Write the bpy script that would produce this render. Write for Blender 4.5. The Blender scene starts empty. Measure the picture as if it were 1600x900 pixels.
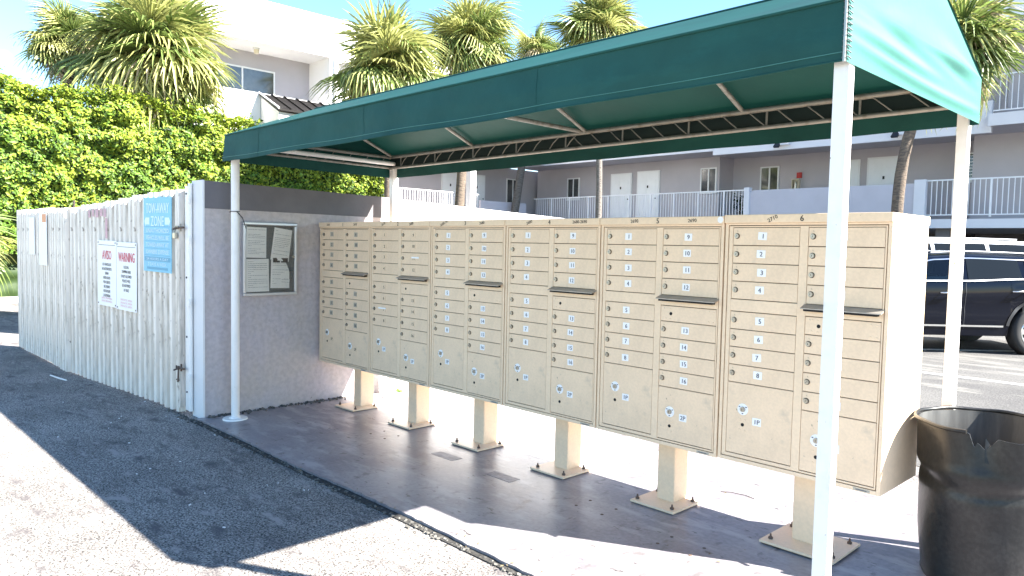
import bpy, bmesh, math, random
import numpy as np
from mathutils import Vector, Matrix
R = math.radians
rnd = random.Random(7)
SC = bpy.context.scene
COL = SC.collection

# ------------------------------------------------------------------ camera
cam = bpy.data.cameras.new('camera'); cam_o = bpy.data.objects.new('camera', cam); COL.objects.link(cam_o)
cam.sensor_width = 36.0; cam.lens = 36.0 * 1155.7 / 1600; cam.clip_start = 0.05; cam.clip_end = 2000
YAW, PIT, ROL = 0.7979, -0.057, 0.0206
fw = Vector((-math.sin(YAW) * math.cos(PIT), math.cos(YAW) * math.cos(PIT), math.sin(PIT)))
rt = Vector((math.cos(YAW), math.sin(YAW), 0)); up = rt.cross(fw)
r2 = rt * math.cos(ROL) + up * math.sin(ROL); u2 = r2.cross(fw)
m = Matrix((r2, u2, -fw)).transposed().to_4x4(); m.translation = (5.7875, -3.2974, 1.4084)
cam_o.matrix_world = m
SC.camera = cam_o

# ------------------------------------------------------------------ light
SUN = Vector((1.06, 0.55, 1.0)).normalized()
EXPOSURE = 2.8
sl = bpy.data.lights.new('sun', 'SUN'); sl.energy = 4.7; sl.angle = R(0.5); sl.color = (1.0, 0.95, 0.87)
so = bpy.data.objects.new('sun', sl); COL.objects.link(so)
so.rotation_euler = SUN.to_track_quat('Z', 'Y').to_euler(); so.location = (10, 5, 12)
world = bpy.data.worlds.new('World'); SC.world = world; world.use_nodes = True
wn = world.node_tree.nodes; wl = world.node_tree.links; wn.clear()
sky = wn.new('ShaderNodeTexSky'); sky.sky_type = 'NISHITA'; sky.sun_disc = False
sky.sun_elevation = math.asin(SUN.z); sky.sun_rotation = math.atan2(SUN.x, SUN.y)
sky.air_density = 1.0; sky.dust_density = 0.15; sky.ozone_density = 2.0; sky.altitude = 0
bg = wn.new('ShaderNodeBackground'); bg.inputs['Strength'].default_value = 0.062
bgc = wn.new('ShaderNodeBackground'); bgc.inputs['Color'].default_value = (1, 1, 1, 1); bgc.inputs['Strength'].default_value = 0.25
tc = wn.new('ShaderNodeTexCoord'); nz = wn.new('ShaderNodeTexNoise'); nz.inputs['Scale'].default_value = 2.6; nz.inputs['Detail'].default_value = 7
cr = wn.new('ShaderNodeValToRGB'); cr.color_ramp.elements[0].position = 0.66; cr.color_ramp.elements[1].position = 0.74
mx = wn.new('ShaderNodeMixShader'); wo = wn.new('ShaderNodeOutputWorld')
mpw = wn.new('ShaderNodeMapping'); mpw.inputs['Location'].default_value = (0.73, 0.41, 0.2); mpw.inputs['Scale'].default_value = (1, 1, 2.2)
wl.new(tc.outputs['Generated'], mpw.inputs['Vector']); wl.new(mpw.outputs['Vector'], nz.inputs['Vector'])
cd0 = (fw + r2 * ((6 - 800) / 1155.7) - u2 * ((92 - 450) / 1155.7)).normalized()
vd = wn.new('ShaderNodeVectorMath'); vd.operation = 'DISTANCE'; vd.inputs[1].default_value = cd0; wl.new(tc.outputs['Generated'], vd.inputs[0])
cm = wn.new('ShaderNodeMapRange'); cm.inputs[1].default_value = 0.0; cm.inputs[2].default_value = 0.036; cm.inputs[3].default_value = 0.22; cm.inputs[4].default_value = 0.0; wl.new(vd.outputs['Value'], cm.inputs[0])
ca = wn.new('ShaderNodeMath'); ca.operation = 'ADD'; wl.new(nz.outputs['Fac'], ca.inputs[0]); wl.new(cm.outputs[0], ca.inputs[1])
wl.new(ca.outputs[0], cr.inputs['Fac'])
hs = wn.new('ShaderNodeHueSaturation'); hs.inputs['Saturation'].default_value = 1.15; hs.inputs['Hue'].default_value = 0.498
wl.new(sky.outputs['Color'], hs.inputs['Color']); wl.new(hs.outputs['Color'], bg.inputs['Color'])
wl.new(cr.outputs['Color'], mx.inputs['Fac']); wl.new(bg.outputs[0], mx.inputs[1]); wl.new(bgc.outputs[0], mx.inputs[2])
wl.new(mx.outputs[0], wo.inputs['Surface'])
SC.view_settings.view_transform = 'Standard'; SC.view_settings.look = 'None'
SC.view_settings.exposure = EXPOSURE; SC.view_settings.gamma = 1
SC.cycles.max_bounces = 8; SC.cycles.diffuse_bounces = 4; SC.cycles.transparent_max_bounces = 12

# ------------------------------------------------------------------ materials
def mat(name, col, rough=0.6, metal=0.0, var=0.0, vscale=4.0, col2=None, bump=0.0, bscale=40.0, spec=0.5,
        trans=0.0, tcol=None, island=0.0, fine=0.0, fscale=200.0, thresh=(0.4, 0.65), coat=0.0, dist=0.02, stretch=None, spots=()):
    M = bpy.data.materials.new(name); M.use_nodes = True
    n = M.node_tree.nodes; l = M.node_tree.links; b = n['Principled BSDF']; out = n['Material Output']
    b.inputs['Roughness'].default_value = rough; b.inputs['Metallic'].default_value = metal
    b.inputs['Specular IOR Level'].default_value = spec; b.inputs['Coat Weight'].default_value = coat
    b.inputs['Base Color'].default_value = (*col, 1)
    src = None
    t = n.new('ShaderNodeTexCoord'); vec = t.outputs['Object']
    if stretch:
        mp = n.new('ShaderNodeMapping'); mp.inputs['Scale'].default_value = stretch; l.new(vec, mp.inputs['Vector']); vec = mp.outputs['Vector']
    def mixc(fac, a, bcol, mode='MIX'):
        mm = n.new('ShaderNodeMix'); mm.data_type = 'RGBA'; mm.blend_type = mode
        if hasattr(fac, 'is_linked'): l.new(fac, mm.inputs['Factor'])
        else: mm.inputs['Factor'].default_value = fac
        for v, k in ((a, 6), (bcol, 7)):
            if isinstance(v, tuple): mm.inputs[k].default_value = (*v, 1)
            else: l.new(v, mm.inputs[k])
        return mm.outputs[2]
    src = tuple(col)
    if var > 0 or col2:
        no = n.new('ShaderNodeTexNoise'); no.inputs['Scale'].default_value = vscale; no.inputs['Detail'].default_value = 6; no.inputs['Roughness'].default_value = 0.6
        l.new(vec, no.inputs['Vector'])
        rp = n.new('ShaderNodeMapRange'); rp.inputs[1].default_value = thresh[0]; rp.inputs[2].default_value = thresh[1]
        l.new(no.outputs['Fac'], rp.inputs[0])
        c2 = col2 if col2 else tuple(max(0, c * (1 - var)) for c in col)
        src = mixc(rp.outputs[0], src, tuple(c2))
    if fine > 0:
        nf = n.new('ShaderNodeTexNoise'); nf.inputs['Scale'].default_value = fscale; nf.inputs['Detail'].default_value = 3
        l.new(vec, nf.inputs['Vector'])
        rf = n.new('ShaderNodeMapRange'); rf.inputs[1].default_value = 0.38; rf.inputs[2].default_value = 0.62; rf.inputs[3].default_value = 1 - fine; rf.inputs[4].default_value = 1 + fine
        l.new(nf.outputs['Fac'], rf.inputs[0])
        cx = n.new('ShaderNodeCombineColor'); [l.new(rf.outputs[0], cx.inputs[k]) for k in range(3)]
        src = mixc(1.0, src, cx.outputs[0], 'MULTIPLY')
    for (ss, lo, hi, sc_, st_) in spots:          # stains with a shape of their own
        v2 = t.outputs['Object']
        mp2 = n.new('ShaderNodeMapping'); mp2.inputs['Scale'].default_value = st_; mp2.inputs['Location'].default_value = (ss, ss * .37, ss * .11); l.new(v2, mp2.inputs['Vector'])
        n2 = n.new('ShaderNodeTexNoise'); n2.inputs['Scale'].default_value = ss; n2.inputs['Detail'].default_value = 7; n2.inputs['Roughness'].default_value = 0.65; l.new(mp2.outputs['Vector'], n2.inputs['Vector'])
        r2_ = n.new('ShaderNodeMapRange'); r2_.inputs[1].default_value = lo; r2_.inputs[2].default_value = hi; l.new(n2.outputs['Fac'], r2_.inputs[0])
        src = mixc(r2_.outputs[0], src, tuple(sc_))
    if island > 0:
        g = n.new('ShaderNodeNewGeometry')
        ri = n.new('ShaderNodeMapRange'); ri.inputs[3].default_value = 1 - island; ri.inputs[4].default_value = 1 + island
        l.new(g.outputs['Random Per Island'], ri.inputs[0])
        cx = n.new('ShaderNodeCombineColor'); [l.new(ri.outputs[0], cx.inputs[k]) for k in range(3)]
        src = mixc(1.0, src, cx.outputs[0], 'MULTIPLY')
    if not isinstance(src, tuple): l.new(src, b.inputs['Base Color'])
    if bump > 0:
        nb = n.new('ShaderNodeTexNoise'); nb.inputs['Scale'].default_value = bscale; nb.inputs['Detail'].default_value = 5
        l.new(vec, nb.inputs['Vector'])
        bp = n.new('ShaderNodeBump'); bp.inputs['Strength'].default_value = bump; bp.inputs['Distance'].default_value = dist
        l.new(nb.outputs['Fac'], bp.inputs['Height']); l.new(bp.outputs['Normal'], b.inputs['Normal'])
    if trans > 0:
        tr = n.new('ShaderNodeBsdfTranslucent'); tr.inputs['Color'].default_value = (*(tcol or col), 1)
        if island > 0 and not isinstance(src, tuple) and tcol is None: l.new(src, tr.inputs['Color'])
        ms = n.new('ShaderNodeMixShader'); ms.inputs[0].default_value = trans
        l.new(b.outputs[0], ms.inputs[1]); l.new(tr.outputs[0], ms.inputs[2]); l.new(ms.outputs[0], out.inputs['Surface'])
    return M

def glass_mat(name, col, fac, rough=0.02):
    M = bpy.data.materials.new(name); M.use_nodes = True
    n = M.node_tree.nodes; l = M.node_tree.links; n.remove(n['Principled BSDF']); out = n['Material Output']
    t = n.new('ShaderNodeBsdfTransparent'); t.inputs['Color'].default_value = (*col, 1)
    g = n.new('ShaderNodeBsdfGlossy'); g.inputs['Roughness'].default_value = rough
    fr = n.new('ShaderNodeFresnel'); fr.inputs['IOR'].default_value = 1.5
    ad = n.new('ShaderNodeMath'); ad.operation = 'ADD'; ad.use_clamp = True; ad.inputs[1].default_value = fac
    ms = n.new('ShaderNodeMixShader'); l.new(fr.outputs[0], ad.inputs[0]); l.new(ad.outputs[0], ms.inputs[0])
    l.new(t.outputs[0], ms.inputs[1]); l.new(g.outputs[0], ms.inputs[2]); l.new(ms.outputs[0], out.inputs['Surface'])
    return M

TAN = mat('tan_powder_coat', (0.82, 0.625, 0.42), 0.42, spots=((9, .66, .72, (.45, .35, .25), (1, 1, .35)), (55, .70, .75, (.30, .22, .15), (1, 1, 1))), var=0.07, vscale=3, fine=0.03, fscale=60, bump=0.04, bscale=300, dist=0.001)
TAND = mat('tan_door_paint', (0.805, 0.61, 0.41), 0.42, spots=((6, .60, .74, (.60, .47, .33), (1, 1, 1)), (38, .69, .73, (.38, .29, .20), (1, 1, .6))), var=0.07, vscale=7, fine=0.03, fscale=90, bump=0.04, bscale=300, dist=0.001)
SEAM = mat('dark_seam', (0.20, 0.15, 0.10), 0.8)
PLATE = mat('white_label', (0.85, 0.85, 0.84), 0.5)
PLATEG = mat('faded_label', (0.42, 0.38, 0.30), 0.6)
INK = mat('black_ink', (0.015, 0.013, 0.012), 0.6)
INKG = mat('grey_ink', (0.10, 0.10, 0.11), 0.6)
STEEL = mat('brushed_lock_steel', (0.42, 0.39, 0.33), 0.35, 0.85)
SHELF = mat('aluminium_flap', (0.40, 0.37, 0.33), 0.4, 0.6, var=0.15, vscale=20)
BLACK = mat('black_hole', (0.01, 0.01, 0.01), 0.9)
RUST = mat('rusty_steel', (0.16, 0.10, 0.07), 0.8, 0.3, col2=(0.10, 0.09, 0.08), vscale=60)
WHITEP = mat('white_steel_paint', (0.82, 0.80, 0.76), 0.4, col2=(0.72, 0.70, 0.65), vscale=10, thresh=(0.5, 0.8), spots=((45, .70, .73, (.30, .24, .18), (1, 1, .4)),), bump=0.1, bscale=60, dist=0.002)
TUBE = mat('worn_galvanised_tube', (0.29, 0.28, 0.25), 0.5, 0.3, col2=(0.20, 0.18, 0.15), vscale=22, thresh=(0.5, 0.66))
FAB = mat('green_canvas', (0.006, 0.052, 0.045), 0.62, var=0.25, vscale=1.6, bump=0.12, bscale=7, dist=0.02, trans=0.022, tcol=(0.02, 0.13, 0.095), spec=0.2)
FABE = mat('sunlit_tone_canvas', (0.042, 0.165, 0.135), 0.55, var=0.12, vscale=1.6, bump=0.12, bscale=7, dist=0.02, trans=0.05, tcol=(0.02, 0.16, 0.115), spec=0.4)  # same canvas made paler: sunlight on the right end put into the colour
FABV = mat('green_canvas_valance', (0.013, 0.074, 0.064), 0.7, spots=((5, .58, .74, (.014, .085, .074), (.35, 1, 1)), (26, .72, .75, (.10, .17, .15), (.4, 1, 1))), var=0.22, vscale=2.2, bump=0.3, bscale=3.5, dist=0.05, trans=0.0, spec=0.2)
FABL = mat('dark_eave_canvas', (0.003, 0.016, 0.014), 0.8)  # near-black colour of the strip behind the rear tubes
ASPH = mat('worn_asphalt', (0.25, 0.232, 0.212), 0.9, col2=(0.135, 0.125, 0.117), vscale=1.1, thresh=(0.36, 0.66), fine=0.85, fscale=115, bump=1.0, bscale=75, dist=0.008, spec=0.25, spots=((58, .52, .66, (.14, .125, .12), (1, 1, 1)), (95, .56, .68, (.42, .38, .35), (1, 1, 1)), (4.5, .54, .66, (.095, .086, .086), (.6, 1.3, 1)), (9, .58, .66, (.30, .27, .25), (.5, 1.4, 1))))
CONC = mat('grey_painted_concrete', (0.262, 0.243, 0.25), 0.36, spots=((5, .50, .64, (.34, .315, .32), (.6, 1.8, 1)), (9, .58, .66, (.13, .12, .125), (1.2, .7, 1)), (24, .63, .67, (.06, .055, .055), (.5, 1.2, 1))), col2=(0.165, 0.153, 0.172), vscale=1.5, thresh=(0.38, 0.62), fine=0.10, fscale=45, bump=0.35, bscale=22, dist=0.003, spec=0.6)
SCAR = mat('concrete_scar', (0.17, 0.155, 0.165), 0.5, col2=(0.25, 0.23, 0.24), vscale=18, thresh=(.4, .6), bump=.6, bscale=40, dist=.004)
STUC = mat('lavender_stucco', (0.455, 0.41, 0.42), 0.85, col2=(0.46, 0.405, 0.375), vscale=2.0, thresh=(0.4, 0.65), fine=0.07, fscale=26, bump=0.6, bscale=17, dist=0.018, spots=((18, .69, .72, (.2, .18, .17), (1, 1, 1)),))
BAND = mat('dark_grey_wall_paint', (0.15, 0.14, 0.148), 0.8, var=0.15, vscale=3, bump=0.3, bscale=28, dist=0.006)
STWH = mat('white_stucco', (0.74, 0.73, 0.72), 0.8, var=0.05, vscale=4, bump=0.3, bscale=26, dist=0.006)
CORR = mat('white_corrugated_metal', (0.82, 0.75, 0.655), 0.5, col2=(0.56, 0.495, 0.41), vscale=6, thresh=(0.45, 0.75), fine=0.06, fscale=20, stretch=(1, 1, 0.2), spots=((9, .54, .66, (.44, .39, .32), (1, 1, .10)), (22, .60, .68, (.26, .21, .16), (1, 1, .5))))
BWALL = mat('lavender_building_wall', (0.46, 0.43, 0.445), 0.85, var=0.08, vscale=0.8, bump=0.2, bscale=12, dist=0.01)
BWHT = mat('white_building_wall', (0.78, 0.77, 0.76), 0.8, var=0.04, vscale=0.7, bump=0.15, bscale=12, dist=0.01)
BPAR = mat('pale_lavender_parapet', (0.52, 0.51, 0.57), 0.85, var=0.06, vscale=1.5)
BFAS = mat('pale_fascia_paint', (0.72, 0.72, 0.76), 0.8, var=0.05, vscale=1.5)
RAIL = mat('white_railing_paint', (0.80, 0.80, 0.82), 0.45)
DOORM = mat('white_door_paint', (0.82, 0.83, 0.83), 0.45, var=0.05, vscale=3)
FRAME = mat('white_window_frame', (0.75, 0.75, 0.74), 0.4)
PANE = mat('window_pane_dark', (0.035, 0.04, 0.042), 0.06, spec=0.9, col2=(0.09, 0.09, 0.085), vscale=1.5)
DARK = mat('dark_garage_paint', (0.05, 0.048, 0.05), 0.9)
GAR = mat('garage_wall', (0.14, 0.13, 0.13), 0.9, var=0.2, vscale=1)
ROOFM = mat('black_standing_seam_metal', (0.007, 0.006, 0.006), 0.6, 0.0, spec=0.2)
REDP = mat('red_paint', (0.45, 0.03, 0.025), 0.5)
REDT = mat('red_lettering', (0.62, 0.07, 0.10), 0.6)
PINKT = mat('faded_red_lettering', (0.80, 0.42, 0.42), 0.6)
REDSPRAY = mat('faded_red_spray', (0.66, 0.42, 0.44), 0.7, var=0.2, vscale=30)
BLUES = mat('faded_blue_sign', (0.17, 0.50, 0.68), 0.45, var=0.10, vscale=8)
BLUEL = mat('pale_blue_lettering', (0.62, 0.80, 0.86), 0.5)
BLUED = mat('deep_blue_print', (0.06, 0.30, 0.46), 0.5)
PAPER = mat('notice_paper', (0.88, 0.86, 0.80), 0.8, var=0.06, vscale=9)
CORK = mat('grey_felt_board', (0.10, 0.11, 0.11), 0.9)
ALU = mat('aluminium_frame', (0.58, 0.59, 0.60), 0.35, 0.7)
GLASS = glass_mat('notice_case_glass', (1.0, 1.0, 1.0), 0.0)
RUBBER = mat('tyre_rubber', (0.018, 0.018, 0.018), 0.75)
PLAST = mat('black_bin_plastic', (0.009, 0.009, 0.0085), 0.36, col2=(0.024, 0.022, 0.02), vscale=5, thresh=(0.5, 0.75), fine=0.3, fscale=55, bump=0.25, bscale=14, dist=0.01, spec=0.4)
PLASTIN = mat('dusty_bin_inside', (0.10, 0.10, 0.095), 0.6, col2=(0.025, 0.025, 0.025), vscale=6, stretch=(1, 1, 0.2))
NAVY = mat('navy_car_paint', (0.0025, 0.0035, 0.008), 0.08, 0.0, spec=0.25)
CARW = mat('white_van_paint', (0.74, 0.76, 0.78), 0.25, coat=0.8)
CARG = mat('car_window_glass', (0.008, 0.01, 0.012), 0.05, spec=.2)
CARC = glass_mat('clear_car_glass', (0.66, 0.88, 0.84), 0.0)
CHROME = mat('chrome_trim', (0.72, 0.71, 0.70), 0.28, 1.0)
TRIM = mat('black_car_trim', (0.02, 0.02, 0.022), 0.5)
INTER = mat('dark_car_interior', (0.03, 0.03, 0.03), 0.9)
LINEP = mat('white_road_paint', (0.62, 0.61, 0.57), 0.8, col2=(0.28, 0.27, 0.26), vscale=9, thresh=(0.45, 0.7))
CURB = mat('concrete_kerb', (0.42, 0.40, 0.36), 0.9, var=0.2, vscale=3, bump=0.3, bscale=20)
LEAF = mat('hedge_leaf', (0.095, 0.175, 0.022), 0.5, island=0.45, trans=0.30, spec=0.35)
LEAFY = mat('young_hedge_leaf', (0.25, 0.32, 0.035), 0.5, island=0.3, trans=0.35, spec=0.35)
LEAFD = mat('dark_shade_leaf', (0.022, 0.042, 0.012), 0.6, island=0.4, trans=0.08, spec=0.2)  # dark leaf colour, also used as painted shade deep in the hedge
PALMG = mat('palm_leaf_green', (0.15, 0.205, 0.055), 0.45, island=0.35, trans=0.28, spec=0.5)
PALMY = mat('palm_leaf_yellow_green', (0.37, 0.38, 0.13), 0.45, island=0.3, trans=0.3, spec=0.5)
PALMB = mat('palm_leaf_dry', (0.46, 0.38, 0.25), 0.7, island=0.3, trans=0.15, spec=0.2)
BARK = mat('palm_bark', (0.15, 0.115, 0.085), 0.95, col2=(0.07, 0.055, 0.045), vscale=9, bump=0.9, bscale=16, dist=0.03, stretch=(1, 1, 3.5))
BARKG = mat('grey_palm_bark', (0.17, 0.155, 0.14), 0.95, col2=(0.09, 0.08, 0.07), vscale=9, bump=0.9, bscale=16, dist=0.03, stretch=(1, 1, 3.5))
WOODB = mat('branch_bark', (0.06, 0.05, 0.035), 0.9)
PEB = mat('crumbled_asphalt', (0.10, 0.095, 0.085), 0.9, island=0.6)
LITTER = mat('dry_leaf_litter', (0.20, 0.15, 0.08), 0.9, island=0.5)

# ------------------------------------------------------------------ mesh builder
class MB:
    def __init__(s): s.v = []; s.f = []; s.m = []; s.sm = []
    def add(s, vs, fs, mi=0, smooth=False):
        o = len(s.v); s.v += [tuple(p) for p in vs]
        for f in fs: s.f.append(tuple(i + o for i in f)); s.m.append(mi); s.sm.append(smooth)
        return s
    def box(s, x0, x1, y0, y1, z0, z1, mi=0, M=None):
        vs = [(x, y, z) for z in (z0, z1) for y in (y0, y1) for x in (x0, x1)]
        if M is not None: vs = [M @ Vector(p) for p in vs]
        return s.add(vs, [(0, 2, 3, 1), (4, 5, 7, 6), (0, 1, 5, 4), (2, 6, 7, 3), (0, 4, 6, 2), (1, 3, 7, 5)], mi)
    def bbox(s, x0, x1, y0, y1, z0, z1, b=0.003, mi=0):   # box with bevelled edges
        bm = bmesh.new(); bmesh.ops.create_cube(bm, size=1)
        for q in bm.verts: q.co = Vector(((x0 + x1) / 2 + q.co.x * (x1 - x0), (y0 + y1) / 2 + q.co.y * (y1 - y0), (z0 + z1) / 2 + q.co.z * (z1 - z0)))
        bmesh.ops.bevel(bm, geom=bm.edges[:], offset=b, segments=2, affect='EDGES', profile=0.6)
        bm.verts.index_update(); s.add([q.co[:] for q in bm.verts], [[q.index for q in f.verts] for f in bm.faces], mi); bm.free(); return s
    def cyl(s, a, b, r0, r1=None, n=12, mi=0, caps=True, smooth=True):
        r1 = r0 if r1 is None else r1; a = Vector(a); b = Vector(b); d = (b - a).normalized()
        t = Vector((0, 0, 1)) if abs(d.z) < 0.9 else Vector((1, 0, 0)); u = d.cross(t).normalized(); w = d.cross(u)
        vs = [a + (u * math.cos(2 * math.pi * i / n) + w * math.sin(2 * math.pi * i / n)) * r0 for i in range(n)] + \
             [b + (u * math.cos(2 * math.pi * i / n) + w * math.sin(2 * math.pi * i / n)) * r1 for i in range(n)]
        s.add(vs, [(i, i + n, (i + 1) % n + n, (i + 1) % n) for i in range(n)], mi, smooth)
        if caps: s.add(vs, [tuple(range(n)), tuple(range(2 * n - 1, n - 1, -1))], mi)
        return s
    def tube(s, pts, rad, n=10, mi=0, smooth=True):
        pts = [Vector(p) for p in pts]; rs = rad if isinstance(rad, (list, tuple)) else [rad] * len(pts); vs = []
        for i, p in enumerate(pts):
            d = (pts[min(i + 1, len(pts) - 1)] - pts[max(i - 1, 0)]).normalized()
            t = Vector((0, 0, 1)) if abs(d.z) < 0.9 else Vector((1, 0, 0)); u = d.cross(t).normalized(); w = d.cross(u)
            vs += [p + (u * math.cos(2 * math.pi * k / n) + w * math.sin(2 * math.pi * k / n)) * rs[i] for k in range(n)]
        fs = [(i * n + k, (i + 1) * n + k, (i + 1) * n + (k + 1) % n, i * n + (k + 1) % n) for i in range(len(pts) - 1) for k in range(n)]
        s.add(vs, fs, mi, smooth); s.add(vs, [tuple(range(n)), tuple(range(len(vs) - 1, len(vs) - n - 1, -1))], mi); return s
    def grid(s, fn, nu, nv, mi=0, smooth=True, flip=False):
        vs = [fn(i / nu, j / nv) for j in range(nv + 1) for i in range(nu + 1)]
        fs = [(j * (nu + 1) + i, j * (nu + 1) + i + 1, (j + 1) * (nu + 1) + i + 1, (j + 1) * (nu + 1) + i) for j in range(nv) for i in range(nu)]
        if flip: fs = [f[::-1] for f in fs]
        return s.add(vs, fs, mi, smooth)
    def prism(s, poly, y0, y1, mi=0, ax='y'):      # poly in the two other axes
        n = len(poly)
        def P(a, b, c): return {'y': (a, c, b), 'x': (c, a, b), 'z': (a, b, c)}[ax]
        vs = [P(a, b, y0) for a, b in poly] + [P(a, b, y1) for a, b in poly]
        return s.add(vs, [tuple(range(n)), tuple(range(2 * n - 1, n - 1, -1))] + [(i, i + n, (i + 1) % n + n, (i + 1) % n) for i in range(n)], mi)
    def text(s, txt, x, y, z, h, mi=0, w=None, rot=0.0, bold=False):   # flat print facing -Y, centred
        vs, fs, (wx, wy) = text_mesh(txt)
        k = h / 0.7; kx = k if w is None else w / max(wx, 1e-3)
        c, sn = math.cos(rot), math.sin(rot); out = []
        for px, pz in vs:
            a = (px - wx / 2) * kx; b = (pz - 0.35) * k
            out.append((x + a * c - b * sn, y, z + a * sn + b * c))
        s.add(out, fs, mi)
        if bold: s.add([(p[0] + h * 0.06, p[1] - 0.00015, p[2]) for p in out], fs, mi)
        return s
    def mesh(s, name, mats):
        me = bpy.data.meshes.new(name); me.from_pydata(s.v, [], s.f)
        for mm in (mats if isinstance(mats, (list, tuple)) else [mats]): me.materials.append(mm)
        me.polygons.foreach_set('material_index', s.m); me.polygons.foreach_set('use_smooth', s.sm)
        me.validate(); me.update(); return me
    def build(s, name, mats, parent=None, **k): return obj(name, s.mesh(name, mats), parent, **k)

_tc = {}
def text_mesh(t):
    if t not in _tc:
        c = bpy.data.curves.new('txt', 'FONT'); c.body = t; c.resolution_u = 2
        o = bpy.data.objects.new('txt', c); COL.objects.link(o)
        dg = bpy.context.evaluated_depsgraph_get(); dg.update(); e = o.evaluated_get(dg); me = e.to_mesh()
        vs = [(q.co.x, q.co.y) for q in me.vertices]; fs = [tuple(p.vertices) for p in me.polygons]
        w = (max([a for a, b in vs], default=0.1), 0.7); e.to_mesh_clear()
        bpy.data.objects.remove(o); bpy.data.curves.remove(c); _tc[t] = (vs, fs, w)
    return _tc[t]

def obj(name, me, parent=None, loc=None, rot=None, label=None, cat=None, group=None, kind=None, scale=None):
    o = bpy.data.objects.new(name, me); COL.objects.link(o)
    if parent is not None: o.parent = parent
    if loc is not None: o.location = loc
    if rot is not None: o.rotation_euler = rot
    if scale is not None: o.scale = scale
    for k, v in (('label', label), ('category', cat), ('group', group), ('kind', kind)):
        if v: o[k] = v
    return o
def thing(name, label, cat, loc=(0, 0, 0), rz=0, group=None):
    return obj(name, None, None, loc, (0, 0, rz), label, cat, group)
def struct(name, mb, mats): return mb.build(name, mats, kind='structure')

# ------------------------------------------------------------------ ground
g = MB(); g.add([(-220, -220, -0.02), (220, -220, -0.02), (220, 260, -0.02), (-220, 260, -0.02)], [(0, 1, 2, 3)])
struct('asphalt_ground', g, ASPH)
LOT = mat('parking_lot_asphalt', (0.085, 0.082, 0.078), 0.9, col2=(0.055, 0.053, 0.052), vscale=.8, fine=.5, fscale=60, bump=.6, bscale=60, dist=.006, spots=((2.5, .52, .62, (.13, .125, .115), (.3, 1.5, 1)), (22, .60, .66, (.03, .03, .03), (1, 1, 1))))
lt_ = MB(); lt_.box(-12.7, 60, 2.1, 60, -0.024, -0.016); struct('parking_lot', lt_, LOT)
# concrete slab with a chipped front edge
sb = MB(); N = 180; fr = []
for i in range(N + 1):
    x = -0.05 + 8.4 * i / N
    fr.append((x, -1.04 + 0.010 * math.sin(x * 3.1) + rnd.uniform(-0.006, 0.006)))
top = [(x, y, 0) for x, y in fr] + [(8.35, 1.46, 0), (-0.05, 1.46, 0)]
sb.add(top, [tuple(range(len(top)))])
sb.add([(x, y, 0) for x, y in fr] + [(x, y + 0.004, -0.06) for x, y in fr], [(i, N + 1 + i, N + 2 + i, i + 1) for i in range(N)])
sb.add([(-0.05, 1.46, 0), (8.35, 1.46, 0), (8.35, 1.46, -0.06), (-0.05, 1.46, -0.06)], [(0, 1, 2, 3)])
struct('concrete_slab', sb, CONC)
jt = MB()
for i in range(620):
    x = rnd.uniform(-0.3, 5.2) if i > 90 else rnd.uniform(-0.6, 0.5); y = -1.055 - abs(rnd.gauss(0, 0.022)); s_ = rnd.uniform(0.003, 0.010)
    M = Matrix.Translation((x, y, -0.02 + s_ * 0.4)) @ Matrix.Rotation(rnd.uniform(0, 6.3), 4, (rnd.random(), rnd.random(), 1))
    jt.box(-s_, s_, -s_ * .8, s_ * .7, -s_ * .6, s_ * .6, 0, M)
jt.build('slab_edge_rubble', PEB, kind='stuff', label='crumbled asphalt grit along the slab front edge', cat='gravel')
jt = MB()
for i in range(230):
    y = rnd.uniform(-0.96, 0.3); x = -0.045 + abs(rnd.gauss(0, 0.03)); s_ = rnd.uniform(0.003, 0.011)
    M = Matrix.Translation((x, y, s_ * 0.5)) @ Matrix.Rotation(rnd.uniform(0, 6.3), 4, (rnd.random(), rnd.random(), 1))
    jt.box(-s_, s_, -s_ * .8, s_ * .7, -s_ * .5, s_ * .5, 0, M)
jt.build('wall_foot_debris', PEB, kind='stuff', label='grey grit collected at the foot of the stucco wall', cat='gravel')
ej = MB(); ej.box(-0.05, 8.3, -1.085, -1.036, -0.03, -0.014); struct('edge_joint', ej, mat('dark_joint_soil', (0.03, 0.028, 0.025), 0.95, fine=.5, fscale=60))
ch = MB()
for i in range(22):
    s_ = rnd.uniform(.003, .008); M = Matrix.Translation((rnd.uniform(-1.5, 2.6), rnd.uniform(-2.0, -1.1), -.018)) @ Matrix.Rotation(rnd.uniform(0, 6.3), 4, 'Z'); ch.box(-s_, s_, -s_ * .35, s_ * .35, -.002, .003, 0, M)
ch.build('pale_chips', STWH, kind='stuff', label='pale paint chips scattered on the shaded asphalt', cat='litter')
lb = MB()
for i in range(110):
    k_ = rnd.random(); s_ = rnd.uniform(.005, .014)
    if k_ < .35: x, y = -0.03 + abs(rnd.gauss(0, .05)), rnd.uniform(-.95, 1.3)
    elif k_ < .7: x, y = rnd.uniform(0, 4.5), -1.04 + rnd.gauss(0, .05)
    else: x, y = rnd.uniform(0, 4.6), rnd.uniform(-.9, 1.4)
    M = Matrix.Translation((x, y, .003)) @ Matrix.Rotation(rnd.uniform(0, 6.3), 4, 'Z') @ Matrix.Rotation(rnd.uniform(-.4, .4), 4, 'X')
    lb.add([M @ Vector(p) for p in ((-s_, 0, 0), (0, -s_ * .4, .002), (s_, 0, .001), (0, s_ * .4, .002))], [(0, 1, 2, 3)])
lb.build('leaf_litter', LITTER, kind='stuff', label='small dry leaf bits scattered over the grey slab', cat='litter')
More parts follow.
